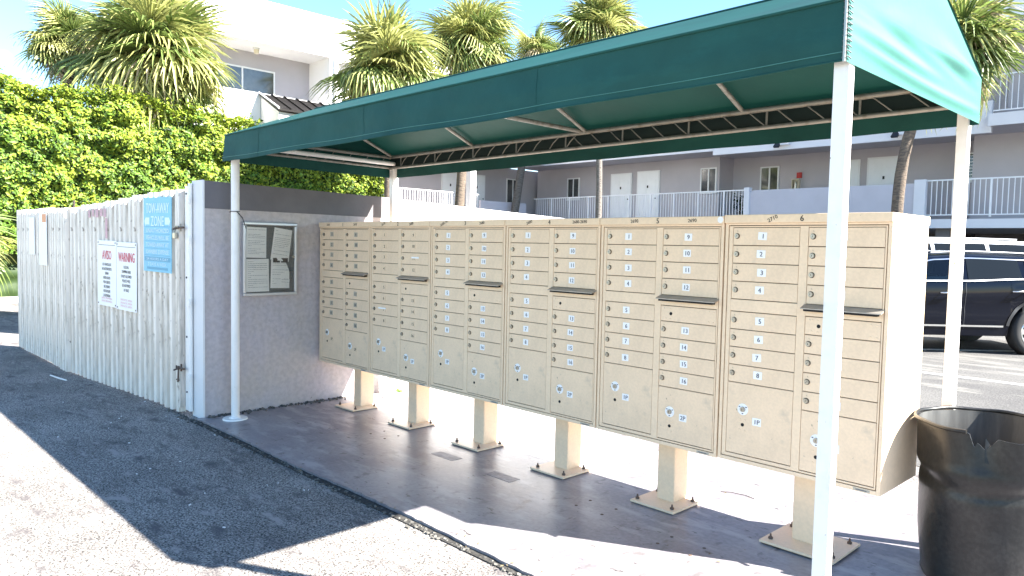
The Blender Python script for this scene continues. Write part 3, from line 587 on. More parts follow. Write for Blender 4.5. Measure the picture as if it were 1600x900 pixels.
for side, title, s_ in ((0, 'AVISO', 1.50), (1, 'WARNING', 1.045)):
    t = sign('notice_sign', ['white sign headed AVISO in red, left half of the pair on the gate', 'white sign headed WARNING in red, right half of the pair on the gate'][side], 'sign', G1, s_, 1.07 - .012 * side, .53, .62, 0.012, 'pair of warning signs on the gate')
    b = MB(); b.bbox(-.224, .224, -0.004, 0, -.31, .31, 0.0015); b.build('sign_plate', [PLATE], t)
    b = MB(); b.text(title, 0, y, .175, .085, 0, w=.22 if side == 0 else .36, bold=True)
    L_ = (['LOS VEHICULOS', 'NO AUTORIZADOS', 'SERAN', 'REMOLCADOS', 'POR CUENTA', 'DEL DUENO', 'NO BLOQUEE', 'LA ENTRADA'] if side == 0 else ['ILLEGAL', 'DUMPING HERE', 'IS NOT ALLOWED', 'POLICE WILL', 'BE NOTIFIED', 'AT ONCE'])
    for k, tx in enumerate(L_): b.text(tx, 0, y, .085 - k * .042, .026, 1, w=.0165 * len(tx), bold=True)
    for k in range(2 if side == 0 else 3): b.text('PRIVATE AREA' if side else 'AREA PRIVADA', 0, y, -.235 - k * .028 + .02 * side, .018, 2, w=.26)
    b.box(-.2, .2, y, y + .001, .265, .269, 1)
    b.build('sign_print', [REDT, INK, PINKT], t)
    b = MB()
    for xx in (-.205, .205):
        for zz in (-.29, .29): b.cyl((xx, -.007, zz), (xx, -.003, zz), .007, None, 8)
    b.build('rivets', [RUST], t, kind='stuff')
t = sign('notice_sign', 'blank white sign with an orange corner mark on the far gate', 'sign', G2, .93, 1.375, .48, .63, 0.0, 'blank signs on the far gate')
b = MB(); b.bbox(-.185, .185, -0.004, 0, -.295, .295, 0.0015); b.build('sign_plate', [PLATE], t)
b = MB(); b.box(-.02, .16, y, y + .001, .19, .28); b.build('orange_mark', [mat('orange_print', (.75, .33, .16), .6)], t)
t = sign('notice_sign', 'narrower blank white sign near the left end of the far gate', 'sign', G2, 1.48, 1.41, .3, .46, 0.0, 'blank signs on the far gate')
b = MB(); b.bbox(-.15, .15, -0.004, 0, -.22, .22, 0.0015); b.build('sign_plate', [PLATE], t)

# ------------------------------------------------------------------ notice board (faces +X on the wall)
nb = obj('notice_board', None, None, (WX, -0.445, 1.257), (0, 0, R(90)), 'glazed aluminium notice case with papers on the stucco wall', 'notice board')
b = MB(); b.box(-.215, .215, -0.012, -0.001, -.285, .285); b.build('felt_back', [CORK], nb)
b = MB()
for (a0, a1, c0, c1) in ((-.237, .237, .278, .302), (-.237, .237, -.302, -.278), (-.237, -.212, -.278, .278), (.212, .237, -.278, .278)): b.bbox(a0, a1, -.045, -.001, c0, c1, .006)
b.build('frame', [ALU], nb)
b = MB(); b.box(-.212, .212, -.036, -.033, -.278, .278); b.build('glass_pane', [GLASS], nb)
b = MB(); b.cyl((.198, -.036, 0.02), (.198, -.05, 0.02), .010, None, 12); b.build('case_lock', [STEEL], nb)
def notice(lab, x, z, w_, h_, rot, lines, y=-.014, pic=False, seed=0):
    M = Matrix.Translation(nb.location) @ Matrix.Rotation(R(90), 4, 'Z')
    o = obj('paper_notice', None, None, M @ Vector((x, y, z)), (0, 0, R(90)), lab, 'notice', 'papers inside the notice case'); r_ = random.Random(seed)
    c = MB(); c.grid(lambda u, v: (w_ * (u - .5), -.002 - .004 * math.sin(u * 3 + v * 2), h_ * (v - .5)), 6, 6, 0)
    d = MB()
    for k in range(lines):
        zz = h_ * (.42 - .84 * k / lines); a = -w_ * .42; 
        if r_.random() < .12: continue
        while a < w_ * .38:
            l_ = r_.uniform(.006, .022); d.box(a, min(a + l_, w_ * .42), -.0082, -.0072, zz - .0011, zz + .0011, 0); a += l_ + .004
            if r_.random() < .06: break
    if pic:
        for k in range(2): d.box(-w_ * .4 + k * w_ * .42, -w_ * .4 + k * w_ * .42 + w_ * .36, -.0085, -.007, h_ * .30, h_ * .44, 1)
    sh = c.build('sheet', [PAPER], o); pr = d.build('print', [INKG, INK], o)
    for q in (sh, pr): q.rotation_euler = (0, rot, 0)
notice('closely typed letter at the top left of the notice case', -.115, .135, .175, .25, 0.02, 16, seed=1)
notice('tilted letter at the top right of the notice case', .105, .12, .165, .27, 0.13, 15, y=-.016, seed=2)
notice('large faded letter at the bottom left of the notice case', -.105, -.135, .20, .27, -0.01, 14, y=-.015, seed=3)
notice('flyer with two dark picture blocks at the bottom right of the notice case', .095, -.11, .17, .27, 0.02, 12, y=-.013, pic=True, seed=4)
notice('small white slip at the lower right corner of the notice case', .135, -.205, .085, .075, 0.08, 3, y=-.019, seed=5)

# ------------------------------------------------------------------ trash can
CX, CY = 4.98, 0.405
tcn = thing('trash_can', 'black plastic round bin with a torn rim beside the nearest mailboxes', 'bin', (CX, CY, 0))
VA = math.atan2(-3.2974 - CY, 5.7875 - CX)         # towards the viewer
def can_r(z): return 0.245 + (0.282 - 0.245) * z / 0.69
def torn(a):            # rim height lost in the tear
    d = (a - VA + math.pi) % (2 * math.pi) - math.pi; d -= 0.0; d_ = d * 57.3
    pts = [(-60, 0), (-17, 0.0), (-15, .012), (-13, .075), (-11.5, .035), (-8, .045), (-4, .062), (1, .04), (6, .008), (9, .012), (22, .018), (26, .004), (60, 0)]
    for (a0, h0), (a1, h1) in zip(pts, pts[1:]):
        if a0 <= d_ <= a1: return h0 + (h1 - h0) * (d_ - a0) / (a1 - a0)
    return 0
def can_pt(a, v, ins=0.0):
    zt = 0.682 - torn(a); z = 0.0 + zt * v; r_ = can_r(z) - ins
    r_ += -0.012 * math.exp(-((z - 0.45 - 0.02 * math.cos(a * 2)) / 0.028) ** 2) + 0.006 * math.exp(-((z - 0.50) / 0.03) ** 2) + 0.003 * math.sin(a * 5 + z * 9) + 0.004 * math.sin(a * 3 - z * 14)
    d = ((a - VA + math.pi) % (2 * math.pi) - math.pi) * 57.3
    if z > 0.52: r_ -= 0.030 * math.exp(-((d + 6) / 11) ** 2) * (z - 0.52) / 0.17
    return (r_ * math.cos(a), r_ * math.sin(a), z)
b = MB(); b.grid(lambda u, v: can_pt(2 * math.pi * u, v), 180, 60, 0); b.grid(lambda u, v: can_pt(2 * math.pi * u, v, 0.005), 180, 60, 1, flip=True)
b.grid(lambda u, v: can_pt(2 * math.pi * u, 1, 0.005 * v), 180, 1, 0)
b.add([(can_r(0) * math.cos(i * math.pi / 16), can_r(0) * math.sin(i * math.pi / 16), 0.012) for i in range(32)], [tuple(range(32))], 1)
b.build('bin_body', [PLAST, PLASTIN], tcn)
rim = MB(); N = 150; a0, a1 = VA + R(27), VA + R(360 - 17)
pts = [(0.288 * math.cos(a0 + (a1 - a0) * i / N), 0.288 * math.sin(a0 + (a1 - a0) * i / N), 0.688 + 0.002 * math.sin(i * .3)) for i in range(N + 1)]
rim.tube(pts, 0.009, 8); rim.build('rolled_rim', [PLAST], tcn)
b = MB(); aa = VA - R(4); b.grid(lambda u, v: ((can_r(.66) - .012 - .02 * v) * math.cos(aa + R(7) * u), (can_r(.66) - .012 - .02 * v) * math.sin(aa + R(7) * u), .57 + .10 * v - .05 * u * v), 6, 4)
b.build('torn_flap', [PLAST], tcn)
for s in (-1, 1):
    a = VA + R(50) if s > 0 else VA + R(230); b = MB()
    b.tube([((.30 + q) * math.cos(a + o_), (.30 + q) * math.sin(a + o_), z) for q, o_, z in ((-.02, -.2, .62), (.01, -.17, .61), (.015, 0, .60), (.01, .17, .61), (-.02, .2, .62))], .011, 8); b.build('handle', [PLAST], tcn)
b = MB()
for i in range(70):
    s_ = rnd.uniform(.01, .035); a = rnd.uniform(0, 6.3); q = rnd.uniform(0, .22)
    M = Matrix.Translation((q * math.cos(a), q * math.sin(a), .03 + rnd.uniform(0, .12))) @ Matrix.Rotation(rnd.uniform(0, 6.3), 4, (rnd.random(), rnd.random(), 1)); b.box(-s_, s_, -s_, s_, -.004, .004, 0, M)
b.v = [(x + CX, y + CY, z) for x, y, z in b.v]; b.build('bin_litter', LITTER, kind='stuff', label='loose dry litter lying inside the black bin', cat='litter')
# dry bits lying on the slab
def crumple(loc, r, lab, m_):
    b = MB(); rr = random.Random(int(loc[0] * 100))
    for i in range(16):
        M = Matrix.Translation((rr.uniform(-r, r), rr.uniform(-r, r), r * .35 + rr.uniform(0, r * .5))) @ Matrix.Rotation(rr.uniform(0, 6.3), 4, (rr.random(), rr.random(), .6))
        q = r * rr.uniform(.3, .8); b.add([M @ Vector(p) for p in ((-q, -q * .4, 0), (q, -q * .4, q * .2), (q * .8, q * .4, 0), (-q, q * .5, q * .1))], [(0, 1, 2, 3)])
    b.build('dry_leaf', m_, loc=loc, label=lab, cat='leaf')
crumple((-0.02 + .12, 0.78, 0.0), .035, 'curled green and brown leaf lying on the slab under mailbox unit 2', LEAF)
b = MB(); b.tube([(0, 0, .004), (.05, .03, .006), (.13, .05, .004), (.19, .035, .004)], .0022, 5); b.build('thin_twig', WOODB, loc=(3.62, 0.55, 0.0), label='thin curved twig lying on the sunlit slab', cat='twig')
b = MB(); b.tube([(0, 0, .002), (.25, .02, .006), (.4, .05, .002)], .008, 6); b.build('white_strip', WHITEP, loc=(-2.9, -1.42, -0.02), label='white strip lying on the asphalt before the gates', cat='litter')

# ------------------------------------------------------------------ apartment building, wing along X (rear) and wing along Y (left)
F2, F3, SOF, TOP = 2.40, 5.15, 4.85, 8.70
def bpart(bd, b, name, mats, **k):
    L = bd.location; b.v = [(x - L.x, y - L.y, z - L.z) for x, y, z in b.v]; return b.build(name, mats, bd, **k)
BB = thing('apartment_building', 'lavender three storey apartment wing with balconies facing the mailboxes', 'building', (-6, 22, 0))
b = MB(); b.box(-17.9, -8.6, 21.3, 30, SOF - 2.45 + .0, SOF); b.box(-8.6, -0.42, 22.3, 30, F2, SOF); b.box(-0.42, 14, 21.3, 30, F2, SOF)
bpart(BB, b, 'first_floor_wall', [BWALL])
b = MB(); b.box(-17.9, -7.6, 21.3, 30, F3, 7.6); b.box(-7.6, .3, 22.3, 30, F3, 7.6); b.box(.3, 14, 21.6, 30, F3, 7.6); bpart(BB, b, 'upper_floor_wall', [BWALL])
b = MB(); b.box(-17.9, -8.0, 19.84, 30, SOF, SOF + .16); b.box(-8.0, .35, 19.9, 30, SOF, F3); b.box(.35, 14, 19.6, 30, SOF, F3); bpart(BB, b, 'upper_floor_slab', [BWALL])
b = MB(); b.box(-8.0, .35, 19.78, 19.9, 4.70, 5.55); bpart(BB, b, 'balcony_fascia', [BFAS])
for q in ((-17.9, -8.0, 19.76, 19.84, 4.84, 5.02), (.33, 14, 19.52, 19.6, 4.84, 5.16)): bpart(BB, MB().box(*q), 'slab_edge', [BFAS])
b = MB(); b.box(-18, 14, 19.8, 30, 2.15, F2); bpart(BB, b, 'first_floor_slab', [BFAS])
b = MB(); b.box(-18, 14, 19.5, 30.2, 7.6, 8.7); bpart(BB, b, 'roof_parapet', [BWHT])
b = MB(); b.box(-6.4, -1.45, 19.72, 19.86, 2.12, 3.42); bpart(BB, b, 'balcony_parapet', [BPAR])
b = MB(); b.box(-8.9, -8.6, 21.3, 22.3, F2, SOF) if False else b.box(-6.52, -6.4, 19.72, 21.0, 2.4, 3.40); bpart(BB, b, 'balcony_parapet', [BPAR])
for x0, x1 in ((-6.72, -6.52), (-1.45, -1.15), (5.9, 6.1)):
    b = MB(); b.bbox(x0, x1, 19.68, 19.88, 2.15, 3.52, .01); bpart(BB, b, 'pilaster', [BFAS])
b = MB(); b.box(-18, 14, 26, 26.2, -.02, 2.15); bpart(BB, b, 'garage_wall', [GAR])
for x in (-14, -9, -4.2, -.75, 3.6, 8.4):
    b = MB(); b.box(x - .18, x + .18, 20.0, 20.36, -.02, 2.15); bpart(BB, b, 'garage_column', [GAR])
b = MB(); b.box(-2.3, -1.5, 25.92, 26, 0, 2.1); b.box(-2.38, -2.3, 25.88, 26, 0, 2.18); b.box(-1.5, -1.42, 25.88, 26, 0, 2.18); bpart(BB, b, 'garage_door', [DARK])
def railing(bd, name, p0, p1, z0, z1, pitch=0.112, postev=9):
    p0 = Vector(p0); p1 = Vector(p1); L = (p1 - p0).length; d = (p1 - p0) / L; ang = math.atan2(d.y, d.x)
    o = MB(); o.box(0, L, -.025, .025, z1 - .035, z1); o.box(0, L, -.018, .018, z0, z0 + .03)
    r_ = o.build(name, [RAIL], bd, loc=(p0.x - bd.location.x, p0.y - bd.location.y, 0), rot=(0, 0, ang))
    bal = MB().box(-.009, .009, -.009, .009, z0 + .03, z1 - .035).mesh('baluster', [RAIL]); ps = MB().box(-.024, .024, -.024, .024, z0 - .05, z1 - .02).mesh('railing_post', [RAIL])
    n = int(L / pitch)
    for i in range(1, n):
        if i % postev == 0: obj('railing_post', ps, r_, (i * L / n, 0, 0))
        else: obj('baluster', bal, r_, (i * L / n, 0, 0))
railing(BB, 'balcony_railing', (-16.6, 19.78), (-6.72, 19.78), 2.47, 3.46)
railing(BB, 'balcony_railing', (-1.15, 19.78), (3.6, 19.78), 2.50, 3.50, .13, 12)
railing(BB, 'balcony_railing', (.42, 19.58), (3.4, 19.58), 5.22, 6.18, .13, 12)
def door(bd, x0, x1, y, z0, z1, panels=2, ax='y', gate_=False, out=1):
    b = MB(); w_ = x1 - x0
    b.box(0, w_, -.05, .02, 0, z1 - z0); o = b.mesh('door_frame', [FRAME])
    base = obj('door', None, bd); rz = 0 if ax == 'y' else R(90)
    p = Vector((x0, y, z0)) if ax == 'y' else Vector((y, x0, z0))
    base.location = p - bd.location; base.rotation_euler = (0, 0, rz)
    obj('door_frame', o, base)
    l_ = MB(); l_.box(.06, w_ - .06, -.062, -.05, .01, z1 - z0 - .06)
    for k in range(2):
        xa = .06 + (w_ - .12) * (.12 + .46 * k); xb = xa + (w_ - .12) * .32
        for (za, zb) in ((.2, .8), (.95, 1.75)): l_.bbox(xa, xb, -.070, -.06, za, zb, .004)
    obj('door_leaf', l_.mesh('door_leaf', [DOORM]), base)
    h_ = MB(); h_.cyl((w_ - .14, -.062, 1.0), (w_ - .14, -.11, 1.0), .025, None, 10); obj('door_handle', h_.mesh('door_handle', [INK]), base); k_ = MB(); k_.box(w_ / 2 - .03, w_ / 2 + .03, -.08, -.066, 1.42, 1.52); obj('door_knocker', k_.mesh('door_knocker', [INK]), base)
    return base
def window(bd, x0, x1, y, z0, z1, ax='y', bars=1, slats=0):
    w_ = x1 - x0; h_ = z1 - z0; b = MB(); t_ = .05
    b.box(0, w_, -.04, .01, 0, t_); b.box(0, w_, -.04, .01, h_ - t_, h_); b.box(0, t_, -.04, .01, t_, h_ - t_); b.box(w_ - t_, w_, -.04, .01, t_, h_ - t_)
    for k in range(bars): xx = w_ * (k + 1) / (bars + 1); b.box(xx - .025, xx + .025, -.036, .01, t_, h_ - t_)
    for k in range(slats): zz = t_ + (h_ - 2 * t_) * (k + .5) / slats; b.box(t_, w_ - t_, -.05, -.028, zz - .012, zz + .012)
    b.box(-.05, w_ + .05, -.07, 0, -.05, 0)
    f = obj('window', b.mesh('window', [FRAME]), bd); p = Vector((x0, y, z0)) if ax == 'y' else Vector((y, x0, z0)); f.location = p - bd.location
    f.rotation_euler = (0, 0, 0 if ax == 'y' else R(90))
    q = MB(); q.box(t_, w_ - t_, -.018, -.004, t_, h_ - t_); obj('pane', q.mesh('pane', [PANE]), f)
    q = MB(); q.box(t_ + .02, t_ + w_ * .25, -.0225, -.0185, t_, h_ - t_) if False else None
window(BB, -16.05, -15.35, 21.3, 3.50, 4.42); window(BB, -9.38, -8.62 - .08, 21.3, 3.55, 4.46)
door(BB, -13.62, -12.55, 21.3, F2, 4.47); door(BB, -12.28, -11.2, 21.3, F2, 4.50)
window(BB, -7.5, -6.78, 22.3, 3.55, 4.48); door(BB, -4.95, -3.95, 22.3, F2, 4.52); door(BB, -3.72, -2.65, 22.3, F2, 4.55)
window(BB, -1.02, -.50, 22.3, 3.65, 4.50, slats=8, bars=0)
window(BB, 1.2, 2.4, 21.6, 5.9, 7.1)
t = thing('fire_alarm', 'small red fire alarm bell box on the lavender wall', 'alarm', (-6.02, 22.3, 4.10)); b = MB(); b.bbox(-.09, .09, -.06, 0, -.10, .10, .01); b.build('alarm_box', [REDP], t); b = MB(); b.cyl((0, -.06, 0), (0, -.075, 0), .05, .045, 16); b.build('alarm_horn', [REDP], t)
t = thing('extinguisher_cabinet', 'fire extinguisher in a cream cabinet under the red alarm', 'fire extinguisher', (-6.12, 22.3, 3.45))
b = MB(); [b.box(*q) for q in ((-.13, -.10, -.14, 0, 0, .52), (.10, .13, -.14, 0, 0, .52), (-.10, .10, -.14, 0, .49, .52), (-.10, .10, -.14, 0, 0, .03), (-.10, .10, -.01, 0, .03, .49))]; b.build('cabinet_frame', [mat('cream_metal', (.62, .55, .40), .5)], t)
b = MB(); b.cyl((0, -.07, .04), (0, -.07, .36), .06, None, 14); b.cyl((0, -.07, .36), (0, -.07, .44), .03, .02, 10); b.build('extinguisher', [mat('steel_cylinder', (.4, .38, .34), .3, .8)], t)
for (x, lab) in ((-5.43, 'dark floodlight on the fascia left of the near white post'), (-1.85, 'dark floodlight on the fascia beside the leaning palm trunk')):
    t = thing('floodlight', lab, 'lamp', (x, 19.78, 4.93), 0, 'floodlights on the balcony fascia')
    b = MB(); b.box(-.08, .22, -.14, 0, -.10, .12); b.build('housing', [BFAS], t); b = MB(); b.add([(-.26, -.22, -.14), (-.08, -.22, -.16), (-.04, -.02, .12), (-.2, -.02, .12), (-.26, -.16, -.18), (-.08, -.16, -.18), (-.04, -.0, .05), (-.2, 0, .05)], [(0, 1, 2, 3), (4, 7, 6, 5), (0, 4, 5, 1), (1, 5, 6, 2), (2, 6, 7, 3), (3, 7, 4, 0)]); b.build('lamp_head', [TRIM], t)
def leafy(loc, r, h, lab, cat='plant', n=90, seed=0, m_=None):
    rr = random.Random(seed); b = MB()
    for i in range(n):
        a = rr.uniform(0, 6.3); q = r * math.sqrt(rr.random()); z = h * rr.uniform(.3, 1); s_ = rr.uniform(.05, .10)
        M = Matrix.Translation((q * math.cos(a), q * math.sin(a), z)) @ Matrix.Rotation(rr.uniform(0, 6.3), 4, (rr.random() - .5, rr.random() - .5, rr.random()))
        b.add([M @ Vector(p) for p in ((-s_, 0, 0), (0, -s_ * .4, .01), (s_, 0, 0), (0, s_ * .4, .01))], [(0, 1, 2, 3)])
    t = thing('potted_plant', lab, cat, loc); b.build('foliage', [m_ or LEAFD], t, kind='stuff')
    b = MB(); b.cyl((0, 0, 0), (0, 0, h * .35), r * .5, r * .65, 14); b.build('pot', [TRIM], t)
leafy((-7.25, 20.6, F2), .28, 1.0, 'dark leafy plant in a pot behind the railing end', n=160, seed=3)
# left wing
BA = thing('apartment_building', 'white three storey apartment wing with a recessed top balcony behind the hedge', 'building', (-16, 10, 0))
AX = -16.0
b = MB(); b.box(AX - 10, AX, 5.0, 19.5, 7.42, TOP); bpart(BA, b, 'roof_parapet', [BWHT])
b = MB(); b.box(AX - .16, AX, 5.0, 9.45, 4.7, 5.90); bpart(BA, b, 'balcony_parapet', [BWHT])
b = MB(); b.box(AX - 10, AX - .01, 9.45, 9.75, 4.7, 7.42); b.box(AX - 10, AX - 2.0, 4.96, 5.2, 0, 7.42); b.box(AX - .35, AX - .002, 4.96, 5.28, 4.7, 7.42); bpart(BA, b, 'side_wall', [BWHT])
b = MB(); b.box(AX - 10, AX - .6, 9.75, 19.4, 4.85, 7.42); bpart(BA, b, 'upper_floor_wall', [BWHT])
b = MB(); b.box(AX - 10, AX - 1.35, 5.2, 9.45, 5.15, 7.42); bpart(BA, b, 'recessed_wall', [BWALL])
b = MB(); b.box(AX - 10, AX - .02, 5.0, 19.8, SOF, F3); bpart(BA, b, 'upper_floor_slab', [BWHT])
b = MB(); b.box(AX - 10, AX - 2.2, 5.0, 24, -.02, SOF); b.box(AX - 2.2, AX - .8, 5.0, 11.0, -.02, 2.15); bpart(BA, b, 'lower_wall', [BWALL])
b = MB(); b.box(AX - 2.2, AX - .6, 5.0, 19.8, 2.15, F2); bpart(BA, b, 'first_floor_slab', [BWALL])
b = MB(); b.box(AX - .74, AX - .62, 16.7, 19.3, 2.4, 3.22); bpart(BA, b, 'balcony_parapet', [BPAR])
b = MB(); b.bbox(AX - .5, AX + .12, 11.0, 11.62, -.02, 3.66, .01); b.bbox(AX - .55, AX + .17, 10.95, 11.67, 3.66, 3.76, .01); bpart(BA, b, 'white_pier', [BWHT])
b = MB(); b.box(AX - .3, AX - .02, 15.62, 15.9, -.02, SOF); bpart(BA, b, 'balcony_column', [BWHT])
railing(BA, 'balcony_railing', (AX - .7, 11.7), (AX - .7, 15.6), 2.47, 3.46, .115)
railing(BA, 'balcony_railing', (AX - .7, 16.0), (AX - .7, 16.7), 2.47, 3.46, .115)
door(BA, 15.9, 16.8, AX - 2.2, F2, 4.42, ax='x'); door(BA, 17.3, 18.3, AX - 2.2, F2, 4.42, ax='x'); window(BA, 19.6, 20.4, AX - 2.2, 3.3, 4.4, ax='x'); door(BA, 12.6, 13.5, AX - 2.2, F2, 4.42, ax='x')
window(BA, 6.0, 8.2, AX - 1.35, 6.05, 6.92, ax='x')
t = thing('ceiling_light', 'small round lamp under the soffit of the top balcony', 'lamp', (AX - .75, 7.3, 7.42)); b = MB(); b.cyl((0, 0, 0), (0, 0, -.05), .10, .11, 16); b.build('lamp_base', [FRAME], t); b = MB(); b.cyl((0, 0, -.05), (0, 0, -.17), .085, .07, 16); b.build('lamp_shade', [mat('cream_lamp_glass', (.7, .62, .45), .3)], t)
b = MB(); b.tube([(AX + .05, 9.62, 4.6), (AX + .05, 9.62, 7.4)], .045, 10); bpart(BA, b, 'downpipe', [BWHT])
# lean-to with black seam roof
RX0, RZ0, RX1, RZ1, RY0, RY1 = AX + .02, 5.88, AX + 1.3, 5.28, 7.02, 9.9
b = MB(); b.prism([(RX0, -.02), (RX0, RZ0 - .10), (RX1 - .12, RZ1 - .08), (RX1 - .12, -.02)], RY0 + .06, RY1 - .06); bpart(BA, b, 'stair_wall', [BWHT])
rf = MB(); rf.prism([(RX0, RZ0 - .05), (RX0, RZ0), (RX1, RZ1), (RX1, RZ1 - .05)], RY0, RY1); ro = bpart(BA, rf, 'stair_roof', [ROOFM])
for i in range(8):
    yy = RY0 + (RY1 - RY0) * i / 7; q = MB(); q.prism([(RX0, RZ0), (RX0, RZ0 + .045), (RX1, RZ1 + .045), (RX1, RZ1)], yy - .018, yy + .018); q.v = [(x - BA.location.x, y - BA.location.y, z) for x, y, z in q.v]; q.build('roof_seam', [ROOFM if i else BFAS], ro)

# ------------------------------------------------------------------ hedge
def hedge():
    rr = np.random.RandomState(5)
    t = thing('clipped_hedge', 'tall bright green clipped hedge behind the enclosure', 'hedge', (-14.4, 4, 0))
    grids = [rr.rand(64, 64) for _ in range(4)]
    def vn(k, y, z):
        y = np.asarray(y, float) + 20; z = np.asarray(z, float) + 20; iy = np.floor(y).astype(int); iz = np.floor(z).astype(int); fy = y - iy; fz = z - iz; fy = fy * fy * (3 - 2 * fy); fz = fz * fz * (3 - 2 * fz); G = grids[k]
        a = G[iy % 64, iz % 64]; b2 = G[(iy + 1) % 64, iz % 64]; c2 = G[iy % 64, (iz + 1) % 64]; d2 = G[(iy + 1) % 64, (iz + 1) % 64]
        return (a * (1 - fy) + b2 * fy) * (1 - fz) + (c2 * (1 - fy) + d2 * fy) * fz - .5
    def relief(y, z): return 0.30 * vn(0, y * 1.1, z * 1.1) + 0.32 * vn(1, y * 2.7, z * 2.9) + 0.32 * vn(2, y * 5, z * 5.5) + .08 * vn(3, y * 12, z * 12)
    def topz(y): return 4.80 - 0.02 * (y - 1) + 0.30 * vn(2, y * 1.1, y * 0) + 0.22 * vn(1, y * 3.3, y * 0)
    n1 = 50000
    y = rr.uniform(-3.2, 10.4, n1); z = rr.uniform(0.15, 1, n1) ** 0.85 * topz(y)
    dep = rr.exponential(0.085, n1); x = -13.75 - 0.02 * y + relief(y, z) - dep
    x -= np.clip(0.30 * ((z / topz(y)) ** 8), 0, 1)
    n2 = 15000
    y2 = rr.uniform(-3.2, 10.4, n2); x2 = -13.85 - rr.uniform(0, 1.2, n2); z2 = topz(y2) + relief(y2, x2 * 2) * .5 - rr.exponential(.08, n2) + (rr.rand(n2) > .93) * rr.uniform(0, .22, n2)
    n3 = 4200
    x3 = -13.7 - rr.uniform(0, 1.2, n3); y3 = 10.35 - rr.exponential(.12, n3) + .1 * np.sin(x3 * 5); z3 = rr.uniform(.2, 4.4, n3)
    P = np.stack([np.r_[x, x2, x3], np.r_[y, y2, y3], np.r_[z, z2, z3]], 1)
    dp = np.r_[dep, np.zeros(n2), np.zeros(n3)]
    n = len(P); 
    nrmv = np.stack([np.r_[np.ones(n1), np.ones(n2) * .4, np.ones(n3) * .3], np.r_[np.zeros(n1) + .1, np.zeros(n2), np.ones(n3)], np.r_[np.ones(n1) * .55, np.ones(n2), np.ones(n3) * .4]], 1) + rr.normal(0, .55, (n, 3))
    nrmv /= np.linalg.norm(nrmv, axis=1)[:, None]
    a = np.cross(nrmv, rr.normal(0, 1, (n, 3))); a /= np.linalg.norm(a, axis=1)[:, None]; b_ = np.cross(nrmv, a)
    s = rr.uniform(.030, .070, n)[:, None]
    V = np.stack([P - a * s, P - b_ * s * .55 + nrmv * s * .15, P + a * s, P + b_ * s * .55 + nrmv * s * .15], 1).reshape(-1, 3) - np.array([-14.4, 4, 0])
    me = bpy.data.meshes.new('foliage'); idx = np.arange(n * 4).reshape(n, 4)
    F = np.concatenate([idx[:, [0, 1, 2]], idx[:, [0, 2, 3]]], 1).reshape(-1, 3)
    me.from_pydata(V.tolist(), [], F.tolist())
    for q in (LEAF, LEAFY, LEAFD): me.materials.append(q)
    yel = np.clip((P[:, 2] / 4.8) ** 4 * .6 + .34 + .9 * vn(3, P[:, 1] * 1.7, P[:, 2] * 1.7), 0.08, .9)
    rv = rr.rand(n); mi = np.where(dp > .26, 2, np.where(rv < yel, 1, 0)); mi = np.where(rr.rand(n) < .08, 2, mi)  # deep-set leaves go dark: recess shade put into their colour
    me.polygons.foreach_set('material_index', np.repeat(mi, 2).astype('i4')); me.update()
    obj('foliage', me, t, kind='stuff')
    # inner hull in the dark leaf colour, painted as the hedge's interior shade
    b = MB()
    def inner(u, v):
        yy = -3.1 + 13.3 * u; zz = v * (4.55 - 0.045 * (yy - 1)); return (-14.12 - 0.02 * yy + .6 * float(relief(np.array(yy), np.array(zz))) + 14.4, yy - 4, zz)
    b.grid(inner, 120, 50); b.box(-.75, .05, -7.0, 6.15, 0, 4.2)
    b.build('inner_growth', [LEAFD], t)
    for k in range(9):
        q = MB(); yy = -6 + k * 1.35; q.tube([(0.1, yy, 0), (.15, yy + .1, 1.6), (.0, yy + .2, 3.2)], [.06, .045, .02], 7); q.build('stem', [WOODB], t)
hedge()

# ------------------------------------------------------------------ palms
def frond_mesh(seed, m_, droop=0.5, nl=26, R_=1.0):
    rr = random.Random(seed); b = MB()
    # petiole from origin along +X, then a fan of leaflets
    pl = 0.55; b.tube([(0, 0, 0), (pl * .5, 0, .03), (pl, 0, 0)], [.018, .014, .010], 5)
    for i in range(nl):
        a = R(-118 + 236 * i / (nl - 1)) + rr.uniform(-.04, .04); L = R_ * (0.72 + .28 * math.cos(a * .7)) * rr.uniform(.86, 1.06); w_ = 0.025 * rr.uniform(.8, 1.2)
        ca, sa = math.cos(a), math.sin(a); pts = []
        tip = rr.uniform(.7, 1.3)
        for k, (tt, ww) in enumerate(((.0, .35), (.35, 1.0), (.62, .85), (.84, .45), (1.0, .04))):
            d = tt * L; z = -.10 * abs(sa) * tt + .06 * tt - droop * tip * (max(0, tt - .42) ** 1.6) * L * 1.5
            rad = d * (1 - .18 * droop * tip * max(0, tt - .45) * 2)
            x = pl - .02 + rad * ca - .18 * L * tt * tt * (1 - ca) * .3; y = rad * sa
            pts.append((x, y, z, ww * w_))
        vs = []
        for (x, y, z, ww) in pts: vs += [(x - sa * -ww * -1, y + ca * -ww, z + ww * .7), (x, y, z), (x - sa * ww, y + ca * ww, z + ww * .7)]
        vs = []
        for (x, y, z, ww) in pts: vs += [(x + sa * ww, y - ca * ww, z + ww * .8), (x, y, z), (x - sa * ww, y + ca * ww, z + ww * .8)]
        fs = []
        for k in range(4):
            o = k * 3; fs += [(o, o + 3, o + 4, o + 1), (o + 1, o + 4, o + 5, o + 2)]
        b.add(vs, fs)
    return b.mesh('frond', [m_])
FRG = [frond_mesh(i, PALMG, .25 + .25 * i, 26) for i in range(3)]; FRY = [frond_mesh(10 + i, PALMY, .4 + .28 * i, 26) for i in range(3)]; FRB = [frond_mesh(20 + i, PALMB, .9 + .3 * i, 18, .85) for i in range(2)]
